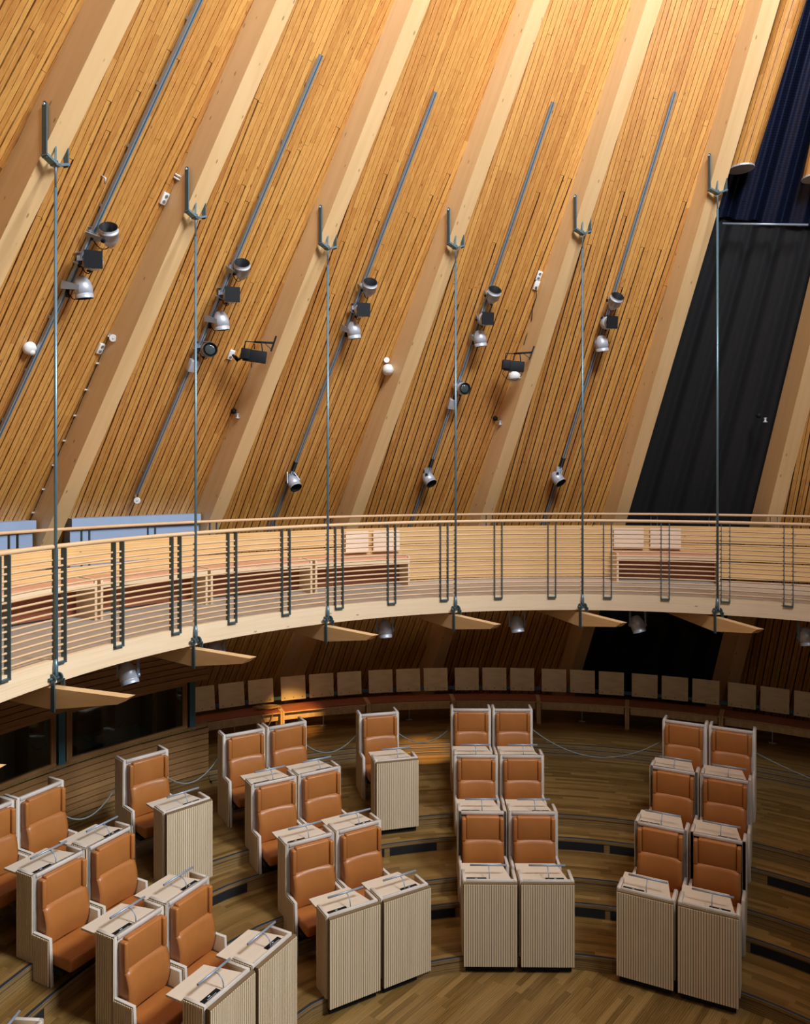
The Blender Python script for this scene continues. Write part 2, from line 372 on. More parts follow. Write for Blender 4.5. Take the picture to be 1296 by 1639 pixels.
bays = {}
def bay_frame(i):
    j = i+1 if i < 19 else -2
    L0 = rib_pt(i, 0.8, 1, 1.0); R0 = rib_pt(j, 0.8, -1, 1.0); L1 = rib_pt(i, ZTOP, 1, 1.0); R1 = rib_pt(j, ZTOP, -1, 1.0)
    O = (L0+R0)/2; V = ((L1+R1)/2-O); LV_ = V.length; V.normalize()
    U = (R0-L0); U = (U-V*U.dot(V)).normalized(); Nn = U.cross(V)
    cen = Vector((C[0], C[1], O.z))
    if Nn.dot(cen-O) < 0: Nn = -Nn      # points into the hall
    def uv(P): d = P-O; return d.dot(U), d.dot(V)
    return O, U, V, Nn, LV_, uv(L0), uv(R0), uv(L1), uv(R1)
for i in range(-2, 20): bays[i] = bay_frame(i)
def wp(bay, px, py, off=0.0):
    """point of the cladding plane of a bay seen at a picture position, moved into the hall by off"""
    O, U, V, Nn = bays[bay][:4]; o = Vector((0, 0, EYE)); d = Vector(((px-CX0)/FPX, 1, -(py-HY)/FPX))
    k = (O+Nn*off-o).dot(Nn)/d.dot(Nn); return o+d*k
rng = random.Random(3)
for i in range(-2, 20):
    O, U, V, Nn, LVv, l0, r0, l1, r1 = bays[i]
    if i == 5: continue
    name = 'wall_left' if i < 1 else ('wall_back' if i < 6 else ('wall_right' if i < 9 else 'wall_front'))
    b = MB(); eps = 0.06
    ul0, ur0 = l0[0]-eps, r0[0]+eps; ul1, ur1 = l1[0]-eps, r1[0]+eps
    vb = min(l0[1], r0[1])-0.35; vt = LVv+0.2
    def lim(u_):   # top end of a board of centre u_
        def at(a, b_):  # v where rib edge line reaches u_
            (ua, va), (ub, vb_) = a, b_
            if abs(ub-ua) < 1e-6: return vt
            return va+(u_-ua)/(ub-ua)*(vb_-va)
        v1 = at((ul0, l0[1]), (ul1, l1[1])) if u_ < (ul1) else vt
        v2 = at((ur0, r0[1]), (ur1, r1[1])) if u_ > (ur1) else vt
        return min(vt, v1, v2)
    j0 = int(math.floor(ul0/BW)); j1 = int(math.ceil(ur0/BW)); uoff = (i+5)*100*BW
    zsl = 0.93
    for j in range(j0, j1):
        uc = (j+0.5)*BW; ve = lim(uc)
        if ve <= vb+0.1: continue
        def strip(ua, ub, va, vb2):
            pts = []
            for (uu, vv, dd) in ((ua, va, 0), (ub, va, 0), (ub, va, -.022), (ua, va, -.022), (ua, vb2, 0), (ub, vb2, 0), (ub, vb2, -.022), (ua, vb2, -.022)):
                pts.append(O+U*uu+V*vv+Nn*dd)
            uvb = [(ua+uoff, va), (ub+uoff, va), (ub+uoff-.004, va), (ua+uoff+.004, va), (ua+uoff, vb2), (ub+uoff, vb2), (ub+uoff-.004, vb2), (ua+uoff+.004, vb2)]
            b.hexa(pts, 0, uvb)
        g = 0.0033
        ua, ub = j*BW+g, (j+1)*BW-g
        if j % 2 == 0 and i < 9:
            vs = 8.6+rng.random()*2.6+(0.4 if i < 2 else 0.0)-(0.5 if i > 3 else 0)
            vs = min(vs, ve-0.05)
            strip(ua, ub-0.0125, vb, vs); strip(ua, ub, vs+.006, ve)
        else:
            vj = 1.0+rng.random()*4; last = vb      # plain boards with butt joints
            while vj < ve-0.4:
                strip(ua, ub, last, vj); last = vj+.004; vj += 2.2+rng.random()*2.5
            strip(ua, ub, last, ve)
    bk = -0.05
    q = [O+U*(ul0-.3)+V*vb+Nn*bk, O+U*(ur0+.3)+V*vb+Nn*bk, O+U*(ur1+.1)+V*vt+Nn*bk, O+U*(ul1-.1)+V*vt+Nn*bk]
    b.quad(q[0], q[1], q[2], q[3], None, 1)
    struct(b.build(name, [M['board'] if i < 7 else M['black'], M['board_dark']]))  # unseen bays are black to cut the light bounced into the hall
# top of the tent: ring-shaped ceiling strip that frames the skylight
b = MB(); tp = [rib_pt(i, ZTOP, 0, 1.3) for i in range(-2, 20)]; tc_ = sum(tp, Vector())/len(tp)
for k in range(len(tp)):
    a_, c_ = tp[k], tp[(k+1) % len(tp)]
    b.quad(a_, c_, tc_+(c_-tc_)*0.92, tc_+(a_-tc_)*0.92)
struct(b.build('ceiling', M['rib']))

# dark curtained bay (between rib 5 and 6): narrow board strip, cap discs, curtain, blind bar
O, U, V, Nn, LVv, l0, r0, l1, r1 = bays[5]
b = MB(); uL = lambda v: l0[0]+(l1[0]-l0[0])*(v-l0[1])/(l1[1]-l0[1])
uR = lambda v: r0[0]+(r1[0]-r0[0])*(v-r0[1])/(r1[1]-r0[1])
pe = wp(5, 1187, 268); vcut = (pe-O).dot(V); ucut = (pe-O).dot(U)
b.quad(O+U*(l0[0]-.6)+V*-.5-Nn*.75, O+U*(r0[0]+.6)+V*-.5-Nn*.75, O+U*(r1[0]+.3)+V*LVv-Nn*.75, O+U*(l1[0]-.3)+V*LVv-Nn*.75, None, 1)
struct(b.build('wall_back', [M['board'], M['board_dark']]))
cur = thing('blackout_curtain', 'dark blue black curtain hanging in the bay between two ribs', 'curtain', (pe.x, pe.y, DECK))
inv = Matrix.Translation(-Vector(cur.location))
def tparent(o, t_): o.parent = t_; o.matrix_parent_inverse = Matrix.Translation(-Vector(t_.location)) if abs(t_.rotation_euler[2]) < 1e-9 else t_.matrix_world.inverted(); return o
vbar = (wp(5, 1225, 359)-O).dot(V)
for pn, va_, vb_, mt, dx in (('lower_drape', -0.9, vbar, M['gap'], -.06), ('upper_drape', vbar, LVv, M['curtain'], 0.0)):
    b = MB(); nu, nv = 110, 16; grid = []
    for a in range(nv+1):
        v = va_+(vb_-va_)*a/nv; rowl = []
        for c_ in range(nu+1):
            f = c_/nu; uu = uL(v)-.02+(uR(v)+.04-uL(v))*f
            dd = dx-0.16-0.16*(0.5+0.5*math.cos(f*2*PI*4.5))**3-0.02*math.sin(f*60)
            rowl.append((b.vert(O+U*uu+V*v+Nn*dd), (f*2, v)))
        grid.append(rowl)
    for a in range(nv):
        for c_ in range(nu):
            q = [grid[a][c_], grid[a][c_+1], grid[a+1][c_+1], grid[a+1][c_]]
            b.face([x[0] for x in q], [x[1] for x in q], 0, True)
    tparent(b.build(pn, mt), cur)
b = MB(); b.tube([wp(5, 1156, 358, 0.05), wp(5, 1293, 360, 0.05)], 0.018, 8); tparent(b.build('blind_bar', M['track']), cur)
for k, (px, py, rr, lab) in enumerate(((1186, 269, .165, 'round board clad column with pale oval end left of the curtain'), (1304, 284, .165, 'round board clad column end at the right picture edge beside the curtain'))):
    p = wp(5, px, py, .02); v0 = (p-O).dot(V); u0 = (p-O).dot(U); edge = uL if k == 0 else uR
    q = O+U*(u0+edge(LVv)-edge(v0))+V*LVv+Nn*.02
    t_ = thing('clad_column', lab, 'column', p, 0, 'round columns beside the curtain'); ax = (q-p); L = ax.length; ax.normalize(); xx = U.copy(); xx = (xx-ax*xx.dot(ax)).normalized(); yy = ax.cross(xx)
    b = MB(); nseg = 24
    for j in range(nseg):
        a0_, a1_ = 2*PI*j/nseg, 2*PI*(j+1)/nseg
        P_ = [xx*math.cos(t)*rr+yy*math.sin(t)*rr for t in (a0_, a1_)]; uu0, uu1 = a0_*rr, a1_*rr
        B_ = [e_-ax*(e_.z/ax.z) for e_ in P_]
        b.quad(B_[0], B_[1], P_[1]+ax*L, P_[0]+ax*L, [(uu0, 0), (uu1, 0), (uu1, L), (uu0, L)])
    for j in range(0, nseg, 2):
        t = 2*PI*j/nseg; c0_ = (xx*math.cos(t)+yy*math.sin(t))*(rr+.001); tg = (-xx*math.sin(t)+yy*math.cos(t))*.003
        k0_ = ax*(c0_.z/ax.z); b.quad(c0_-tg-k0_, c0_+tg-k0_, c0_+tg+ax*L, c0_-tg+ax*L, None, 1)
    b.build('column_cladding', [M['board'], M['board_dark']], t_)
    b = MB(); ring_ = []
    for j in range(28):
        e_ = (xx*math.cos(2*PI*j/28)+yy*math.sin(2*PI*j/28))*(rr*1.06); e_ = e_-ax*(e_.z/ax.z); ring_.append(e_+Vector((0, 0, -.02)))
    b.poly_prism(ring_, (0, 0, .022)); b.build('end_cap', M['silver'], t_)
# ------------------------------------------------------------------ balcony
def arc_slab(c0, r0, c1, r1, z0, z1, a0, a1, n, mats, name, uvr=True, mi_front=0):
    b = MB()
    for i in range(n):
        t0 = a0+(a1-a0)*i/n; t1 = a0+(a1-a0)*(i+1)/n
        p = [pol(c0, r0, t0, z0), pol(c0, r0, t1, z0), pol(c1, r1, t1, z0), pol(c1, r1, t0, z0), pol(c0, r0, t0, z1), pol(c0, r0, t1, z1), pol(c1, r1, t1, z1), pol(c1, r1, t0, z1)]
        L0 = math.radians(t0)*r0; L1 = math.radians(t1)*r0; h = z1-z0; wd = r1-r0
        ids = [b.vert(q) for q in p]
        b.face([ids[0], ids[1], ids[5], ids[4]], [(0, L0), (0, L1), (h, L1), (h, L0)], mi_front)
        b.face([ids[2], ids[3], ids[7], ids[6]], [(0, L1), (0, L0), (h, L0), (h, L1)], mi_front)
        b.face([ids[4], ids[5], ids[6], ids[7]], [(1, L0), (1, L1), (1+wd, L1), (1+wd, L0)])
        b.face([ids[3], ids[2], ids[1], ids[0]], [(2, L0), (2, L1), (2+wd, L1), (2+wd, L0)])
        if i == 0: b.face([ids[0], ids[4], ids[7], ids[3]])
        if i == n-1: b.face([ids[1], ids[2], ids[6], ids[5]])
    return b
struct(arc_slab(BC, BR+.11, OC, OR+.12, DECK-.12, DECK, -150, 210, 140, None, '').build('floor', M['deck']))
struct(arc_slab(BC, BR, BC, BR+.11, EYE-2.095, DECK+.012, -150, 210, 160, None, '').build('trim_5', M['fascia']))
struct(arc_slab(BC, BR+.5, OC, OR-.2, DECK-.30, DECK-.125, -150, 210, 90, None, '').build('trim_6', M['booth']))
ra0, ra1, rn = -100, 52, 110
rail = thing('balcony_railing', 'curved balcony railing of round wooden bars and paired steel posts', 'railing', (BC[0], BC[1], DECK))
off = -Vector((BC[0], BC[1], DECK))
def lo(pts): return [p+off for p in pts]
b = MB(); b.tube(lo(arc(BC, BR, ra0, ra1, EYE-.7425, rn)), .0245, 10); b.build('handrail', M['rail'], rail)
for k in range(15):
    b = MB(); b.tube(lo(arc(BC, BR+.012, ra0, ra1, EYE-.875-.0661*k, rn)), .0125, 6); b.build('railing_bar', M['rail'], rail)
pa = [-98.4, -91, -83.5, -76.1, -69.5, -62.3, -54.8, -47.2, -39.7, -32.1, -24.5, -16.9, -9.1, -1.5, 6.2, 13.9, 21.6, 29.2, 37, 44.6]
for a in pa:
    b = MB(); T = Matrix.Translation(pol(BC, BR, a, 0)+Vector((-BC[0], -BC[1], 0))) @ Matrix.Rotation(-math.radians(a), 4, 'Z')
    zt = EYE-.765-DECK; zb = -.035
    for sx in (-.058, .058): b.box(sx-.005, sx+.005, -.035, .035, zb, zt, 0, T)
    b.box(-.063, .063, -.035, -.0, zb, zb+.02, 0, T)
    b.build('railing_post', M['steel'], rail)
# outer parapet
par = thing('balcony_parapet', 'outer balcony parapet of three wide pine boards with round handrail', 'parapet', (OC[0], OC[1], DECK))
off = -Vector((OC[0], OC[1], DECK))
b = MB(); b.tube(lo(arc(OC, OR, -95, 48, EYE-.7425, 110)), .022, 10); b.build('handrail', M['rail'], par)
for k in range(3):
    z1 = -.945-.304*k; bb = arc_slab((0, 0), OR, (0, 0), OR+.03, EYE+z1-.283-DECK, EYE+z1-DECK, -95, 48, 90, None, ''); bb.build('parapet_board', M['parapet'], par)
for a in range(-93, 48, 6):
    b = MB(); T = Matrix.Translation(pol((0, 0), OR, a, 0)) @ Matrix.Rotation(-math.radians(a), 4, 'Z')
    for sx in (-.055, .055): b.box(sx-.005, sx+.005, .032, .075, -.05, EYE-.765-DECK, 0, T)
    b.build('parapet_post', M['steel'], par)
# balcony benches against the parapet
def balcony_bench(a0, a1, label, backs=()):
    t_ = thing('balcony_bench', label, 'bench', pol(OC, OR-.35, (a0+a1)/2, DECK), 0, 'benches along the balcony parapet')
    off_ = -Vector(t_.location); r0 = OR-.56; r1 = OR-.02
    c = (OC[0]+off_.x, OC[1]+off_.y); n = 10
    arc_slab(c, r0, c, r1, .40, .47, a0+.25, a1-.25, n, None, '').build('seat_frame', M['fascia'], t_)
    arc_slab(c, r0+.02, c, r1-.02, .47, .50, a0+.35, a1-.35, n, None, '').build('seat_pad', M['pinkseat'], t_)
    arc_slab(c, r1-.1, c, r1-.06, .03, .40, a0+.3, a1-.3, n, None, '').build('back_board', M['redleather'], t_)
    for aa in (a0+.12, a1-.32): arc_slab(c, r0, c, r1, 0.0, .50, aa, aa+.22, 1, None, '').build('end_panel', M['fascia'], t_)
    for (b0, b1) in backs: arc_slab(c, r1-.05, c, r1-.035, .535, .895, b0, b1, 4, None, '').build('backrest', M['ply_pale'], t_)
balcony_bench(-63, -52.1, 'balcony bench at far left beside the tallest hanger rod')
balcony_bench(-52.0, -41.4, 'balcony bench left of the second hanger rod')
balcony_bench(-41.3, -30.2, 'balcony bench between second and third hanger rods')
balcony_bench(-30.1, -19.15, 'balcony bench with two pale backrests right of third hanger rod', ((-25.3, -22.8), (-22.25, -19.3)))
balcony_bench(4.2, 15.4, 'balcony bench with two pale backrests near the last hanger rod', ((4.6, 7.8), (8.5, 11.7)))
# pale blue wall base behind the parapet, left
for k, (bay, x0, x1, yt0, yt1) in enumerate(((1, 112, 318, 832, 820), (0, -60, 52, 838, 834))):
    bb = MB(); p0 = wp(bay, x0, yt0, .12); p1 = wp(bay, x1, yt1, .12); p1.z = p0.z = (p0.z+p1.z)/2
    nrm = (p1-p0).normalized().cross(Vector((0, 0, 1)));
    if nrm.dot(Vector((C[0], C[1], 0))-p0) < 0: nrm = -nrm
    for (za, zb, th) in ((0, .15, .10), (.15, 1.35, .03)):
        bb.hexa([p0-Vector((0, 0, zb)), p1-Vector((0, 0, zb)), p1-Vector((0, 0, zb))-nrm*.25, p0-Vector((0, 0, zb))-nrm*.25, p0-Vector((0, 0, za)), p1-Vector((0, 0, za)), p1-Vector((0, 0, za))-nrm*.25, p0-Vector((0, 0, za))-nrm*.25][:8] if th < .05 else
                [p0+nrm*.08-Vector((0, 0, zb)), p1+nrm*.08-Vector((0, 0, zb)), p1-Vector((0, 0, zb))-nrm*.25, p0-Vector((0, 0, zb))-nrm*.25, p0+nrm*.08, p1+nrm*.08, p1-nrm*.25, p0-nrm*.25])
    struct(bb.build('baseboard_left', M['paleblue']))

# hanger rods with fork brackets and clevises; outrigger beams
RODX = [89, 313, 524.5, 729, 932, 1148]
ORD = ['first', 'second', 'third', 'fourth', 'fifth', 'sixth']
RODLAB = ['long steel hanger rod and fork at far left, thickest looking', 'steel hanger rod beside the round lensed wall spotlight', 'steel hanger rod between the left pairs of track spotlights',
          'steel hanger rod in front of the box on the middle track', 'steel hanger rod left of the rightmost spotlight track', 'steel hanger rod in front of the dark curtain']
plan_apex = Vector((APEX.x, APEX.y, 0))
def rod_plan(px):
    m = (px-CX0)/FPX; a = 1+m*m; bq = -2*(m*BC[0]+BC[1]); c_ = BC[0]**2+BC[1]**2-(BR-.02)**2
    D = (-bq+math.sqrt(bq*bq-4*a*c_))/(2*a); return Vector((m*D, D, 0))
RODP = [rod_plan(x) for x in RODX]
def make_outrigger(P, label, zbase=EYE-2.12):
    d = (plan_apex-P); d.z = 0; d.normalize(); sd = Vector((d.y, -d.x, 0)); L = 0.94
    t_ = thing('outrigger_beam', label, 'beam', (P.x, P.y, DECK-.3), 0, 'tapered beams under the balcony edge')
    o0 = -Vector(t_.location)
    zt = zbase; pts = []
    for (l, z) in ((-2.6, zt-.02), (L, zt), (L-.12, zt-.075), (0.0, zt-.215), (-2.6, zt-.10)):
        q = P+d*l; pts.append(Vector((q.x, q.y, z))+o0-sd*.055)
    b = MB(); b.poly_prism(pts, sd*.11)
    # uv along the beam
    b.uv = []
    for f in b.f: b.uv.append([(b.v[i][2]*1.0+b.v[i][0]*.02, (Vector((b.v[i][0], b.v[i][1], 0))).dot(d)) for i in f])
    b.build('timber_beam', M['rib'], t_)
    b = MB()
    for s2 in (-1, 1):
        for (z0_, z1_) in ((zt-.235, zt+.07),):
            cpos = P+sd*s2*.062+d*.03
            p0 = Vector((cpos.x, cpos.y, z0_))+o0; p1 = Vector((cpos.x, cpos.y, z1_))+o0
            b.bar(p0, p1, .012, .05, up=d)
    b.build('clevis_plate', M['steel'], t_)
    return t_
OUTL = ['outrigger beam below the first hanger rod at far left', 'outrigger beam hiding the upper half of a small spotlight', 'outrigger beam below the third hanger rod, left of a spotlight',
        'outrigger beam at the centre of the balcony, above the middle desks', 'outrigger beam between the two right hand under-balcony spotlights', 'outrigger beam under the rightmost hanger rod']
for i, P in enumerate(RODP):
    make_outrigger(P, OUTL[i])
    F, u, n_, s_ = ribs[i]
    zb = FR[i][2]+EYE-.12
    t_ = thing('hanger_rod', RODLAB[i], 'rod', (P.x, P.y, DECK), 0, 'hanger rods of the balcony'); o0 = -Vector(t_.location)
    Pp = Vector((P.x, P.y, 0))
    # rod
    b = MB(); b.tube([Pp+Vector((0, 0, EYE-2.0))+o0, Pp+Vector((0, 0, zb-.25))+o0], .0165, 10); b.tube([Pp+Vector((0, 0, zb-.26))+o0, Pp+Vector((0, 0, zb+.16))+o0], .011, 8)
    b.tube([Pp+Vector((0, 0, EYE-2.02))+o0, Pp+Vector((0, 0, EYE-1.93))+o0, Pp+Vector((0, 0, EYE-1.85))+o0], [.028, .026, .017], 8)
    b.build('rod', M['rodsteel'], t_)
    b = MB(); dd = (plan_apex-P); dd.z = 0; dd.normalize(); sd = Vector((dd.y, -dd.x, 0))
    zc = EYE-2.04
    for s2 in (-1, 1):
        T = Matrix.Translation(Pp+sd*s2*.045+Vector((0, 0, zc))+o0) @ sd.to_track_quat('Z', 'Y').to_matrix().to_4x4()
        b.lathe([(.05, -.007), (.05, .007)], 16, T, sm=False)
    b.tube([Pp-sd*.085+Vector((0, 0, zc))+o0, Pp+sd*.085+Vector((0, 0, zc))+o0], .016, 8)
    b.build('clevis', M['steel'], t_)
    # fork: two arms up the rib sides, pinned near the top, cross plate under the rib
    b = MB(); hw = RW/2+.012; sgn = s_
    cpl = Pp+Vector((0, 0, zb))+o0
    for s2 in (-1, 1):
        lowp = cpl+sgn*s2*hw; H = 0.52
        # the arm rises vertically in the rib plane and leans slightly outwards to the rib side
        top = lowp+Vector((0, 0, H))
        b.bar(lowp, top, .014, .06, up=dd)
        T = Matrix.Translation(top) @ sgn.to_track_quat('Z', 'Y').to_matrix().to_4x4()
        b.lathe([(.03, -.007), (.03, .007)], 14, T, sm=False)
        b.lathe([(.014, -.02), (.014, .02)], 10, T, mi=1)
    for s2 in (-1, 1): b.bar(cpl+sgn*s2*(hw+.007)+Vector((0, 0, .03)), cpl+Vector((0, 0, -.025)), .085, .024, mi=2)
    b.bar(cpl-sgn*.03+Vector((0, 0, -.025)), cpl+sgn*.03+Vector((0, 0, -.025)), .085, .024, mi=2)
    b.tube([cpl+Vector((0, 0, -.02)), cpl+Vector((0, 0, .02))], .026, 6)
    b.build('fork_bracket', [M['steel'], M['silver'], M['rodsteel']], t_)
P0 = pol(BC, BR-.02, -88.4, 0); P0.z = 0
make_outrigger(P0, 'outrigger beam whose pale tip alone shows at the left picture edge')

# ------------------------------------------------------------------ tracks and spotlights
TR = {'a': (0, (330, -22), (-45, 790)), 'b': (1, (514, 88), (219, 790)), 'c': (2, (697, 147), (428, 860)), 'd': (3, (885, 163), (650, 860)), 'e': (4, (1080, 147), (863, 860))}
TRL = {'a': 'grey spotlight track on leftmost boards running past the picture edge', 'b': 'grey spotlight track ending above a white disc', 'c': 'grey spotlight track behind the third hanger rod',
       'd': 'grey spotlight track whose middle carries a small box', 'e': 'grey spotlight track nearest the dark curtain'}
for k, (bay, p0, p1) in TR.items():
    a = wp(bay, *p0, .07); c_ = wp(bay, *p1, .07); Nn = bays[bay][3]; U = bays[bay][1]
    t_ = thing('lighting_track', TRL[k], 'track', c_, 0, 'lighting tracks on the boards'); o0 = -c_
    b = MB(); b.bar(a+o0, c_+o0, .045, .045, up=Nn); b.build('track_tube', M['track'], t_)
    b = MB(); b.bar(a+o0+Nn*.024, c_+o0+Nn*.024, .012, .006, up=Nn); b.build('track_slot', M['steel'], t_)
    n = 9
    b = MB()
    for j in range(n):
        p = a+(c_-a)*(j+.5)/n+o0; b.bar(p-Nn*.07, p-Nn*.015, .03, .03)
    b.build('track_spacer', M['track'], t_)
def spot_parts(kind):
    """meshes built along +Z, mouth at +Z"""
    r = .105
    hb = MB()
    if kind == 'up': prof = [(.03, -.15), (.05, -.13), (.095, -.055), (r, -.04), (r, .05), (r*1.04, .05), (r*1.04, .075), (r*.98, .075), (r*.98, .115), (r*.86, .115), (r*.84, .0), (0.001, -.02)]
    else: prof = [(.035, -.145), (.06, -.13), (.092, -.075), (r, -.03), (r, .055), (r*.94, .058), (r*.94, .07), (r*.99, .072), (r*.97, .115), (r*.84, .115), (r*.80, .06), (0.001, .05)]
    cut = 9 if kind == 'up' else 9
    hb.lathe(prof[:cut], 22, None, 0, True, False); hb.lathe(prof[cut-1:], 22, None, 1, False, False)
    return hb.mesh('housing', [M['silver'], M['black']])
SM = {'up': spot_parts('up'), 'down': spot_parts('down')}
def make_spot(mount, centre, axis, kind, label, group, plate=False, lens=False, mount_mat='black', knob=True):
    mount = Vector(mount); centre = Vector(centre); axis = Vector(axis).normalized()
    t_ = thing('spotlight', label, 'spotlight', mount, 0, group); rel = centre-mount
    h = bpy.data.objects.new('housing', SM[kind]); COL.objects.link(h); h.parent = t_; h.location = rel; h.rotation_mode = 'QUATERNION'; h.rotation_quaternion = axis.to_track_quat('Z', 'Y')
    # triangular yoke plate from track to housing
    side = rel.cross(axis)
    if side.length < 1e-3: side = rel.cross(Vector((0, 0, 1)))
    side.normalize(); r_ = rel.normalized()
    per = r_.cross(side).normalized()
    b = MB()
    for s2 in (-1, 1):
        q0 = side*s2*.045
        b.poly_prism([q0-r_*.06-per*.045, q0-r_*.06+per*.055, rel*.92+side*s2*.108+per*.028, rel*.92+side*s2*.108-per*.028], side*s2*.007)
    b.box(-.03, .03, -.03, .03, -.03, .03)
    b.tube([side*-.05, side*.05], .012, 8)
    b.build('yoke', M['track'], t_)
    if knob:
        b = MB(); T = Matrix.Translation(rel*.75+side*.112) @ side.to_track_quat('Z', 'Y').to_matrix().to_4x4(); b.lathe([(.022, 0), (.022, .02)], 10, T)
        b.tube([Vector((0, 0, -.03)), Vector((0, 0, -.10))-per*.03], .022, 8); b.build('knob', M['black'], t_)
    if plate:
        b = MB(); T = Matrix.Translation(rel+axis*.135) @ axis.to_track_quat('Z', 'Y').to_matrix().to_4x4(); b.box(-.10, .10, -.10, .10, -.008, .008, 0, T); b.build('black_shutter', M['black'], t_)
    if lens:
        b = MB(); T = Matrix.Translation(rel+axis*.085) @ axis.to_track_quat('Z', 'Y').to_matrix().to_4x4(); b.lathe([(.084, 0), (.06, .012), (.001, .018)], 18, T, cap1=False); b.build('lens', M['lens'], t_)
    b = MB(); q = [Vector((0, 0, -.06)), rel*.4+Vector((0, 0, -.20)), rel*.8+Vector((0, 0, -.19)), rel-axis*.13]
    pts = [q[0]*(1-s)**3+q[1]*3*s*(1-s)**2+q[2]*3*s*s*(1-s)+q[3]*s**3 for s in [k/8 for k in range(9)]]
    b.tube(pts, .006, 5); b.build('cable', M['black'], t_)
    return t_
view = Vector((0, -1, 0))
TSP = {'a': [(175, 377), (150, 418), (133, 462)], 'b': [(387, 432), (370, 473), (354, 515)], 'c': [(591, 461), (578, 497), (566, 530)], 'd': [(789, 473), (775, 511), (768, 543)], 'e': [(984, 483), (972, 517), (963, 551)]}
TN = {'a': 'leftmost track', 'b': 'second track', 'c': 'middle track', 'd': 'fourth track', 'e': 'rightmost track'}
def on_track(k, px, py):
    bay, p0, p1 = TR[k]; a = wp(bay, *p0, .07); c_ = wp(bay, *p1, .07)
    # nearest point of the track line to the wall point at picture height py
    f = (py-p0[1])/(p1[1]-p0[1]); x = p0[0]+f*(p1[0]-p0[0]); return wp(bay, x, py, .07)
for k, lst in TSP.items():
    bay = TR[k][0]; Nn = bays[bay][3]; U = bays[bay][1]
    for j, (px, py) in enumerate(lst):
        m = on_track(k, px, py-4); c_ = wp(bay, px, py, .07+.13)
        lab = ['open silver spotlight aimed upwards, top of three on the %s', 'silver spotlight with a black square shutter on the %s', 'silver spotlight aimed down, lowest of three on the %s'][j] % TN[k]
        ax = [Vector((.25, -1.0, .85)), Vector((.35, -1, -.1)), Vector((.12, .12, -1))][j]
        make_spot(m, c_, ax, 'up' if j == 0 else 'down', lab, 'track spotlights', plate=(j == 1))
for k, (px, py), lab in (('b', (335, 560), 'silver spotlight with a round open lens beside the second hanger rod'), ('d', (740, 622), 'silver spotlight with a round open lens beside the fourth hanger rod')):
    bay = TR[k][0]; m = on_track(k, px, py-6); c_ = wp(bay, px, py, .20)
    make_spot(m, c_, (.35, -1, -.12), 'down', lab, 'track spotlights', lens=True)
    q = on_track(k, 0, py+22)+bays[bay][3]*.06; T = bays[bay][2]
    t_ = thing('track_adapter_box', 'grey adapter box under the round lensed spotlight on the %s' % TN[k], 'box', q, 0, 'adapter boxes on tracks')
    b = MB(); Nn = bays[bay][3]; b.bar(T*-.09, T*.09, .14, .09, up=Nn); b.build('box_body', M['silver'], t_, .008); b = MB(); b.bar(T*.085, T*.15, .04, .05, up=Nn); b.build('cable_gland', M['black'], t_)
for k, (px, py), lab in (('c', (470, 773), 'small silver spotlight low on the boards beneath the middle track'), ('d', (686, 767), 'small silver spotlight low on the boards beneath the fourth track'), ('e', (892, 766), 'small silver spotlight low on the boards beneath the rightmost track')):
    bay = TR[k][0]; m = on_track(k, px, py-12); c_ = wp(bay, px, py, .20)
    t_ = make_spot(m, c_, (.55, -.7, -.9), 'down', lab, 'low wall spotlights')
    b = MB(); T = bays[bay][2]; b.bar(T*.10, T*.28, .055, .05, up=bays[bay][3]); b.build('connector', M['black'], t_)
# under-balcony spotlights (hang from the deck)
UB = [(205, 1080, 'large silver spotlight under the left end of the balcony', (.35, -.25, -1)), (345, 1046, 'silver spotlight half hidden behind the second outrigger beam', (.1, -.2, -1)),
      (616, 1008, 'silver spotlight with twin yoke arms under the balcony centre', (.05, -.15, -1)), (827, 1000, 'silver spotlight on a single arm right of the centre outrigger', (.12, -.2, -1)),
      (1020, 1000, 'silver spotlight with dark square yoke under the right balcony', (.25, -.2, -1)), (1290, 1020, 'silver spotlight cut by the right picture edge under balcony', (.1, -.2, -1))]
for px, py, lab, ax in UB:
    m = (px-CX0)/FPX; Rq = BR+.42; a = 1+m*m; bq = -2*(m*BC[0]+BC[1]); c_ = BC[0]**2+BC[1]**2-Rq**2; D = (-bq+math.sqrt(bq*bq-4*a*c_))/(2*a)
    p = ray(px, py, D); top = Vector((p.x, p.y, DECK-.12)); t_ = thing('spotlight', lab, 'spotlight', top, 0, 'spotlights hung under the balcony')
    axv = Vector(ax).normalized(); h = bpy.data.objects.new('housing', SM['down']); COL.objects.link(h); h.parent = t_; h.location = p-top; h.rotation_mode = 'QUATERNION'; h.rotation_quaternion = axv.to_track_quat('Z', 'Y')
    b = MB(); z = p.z-top.z
    for s2 in (-1, 1): b.box(s2*.118-.01, s2*.118+.01, -.02, .02, z-.03, -.0)
    b.box(-.128, .128, -.02, .02, -.02, 0); b.tube([Vector((-.14, 0, z)), Vector((-.10, 0, z))], .02, 8); b.tube([Vector((.14, 0, z)), Vector((.10, 0, z))], .02, 8)
    b.build('yoke', M['track'], t_)

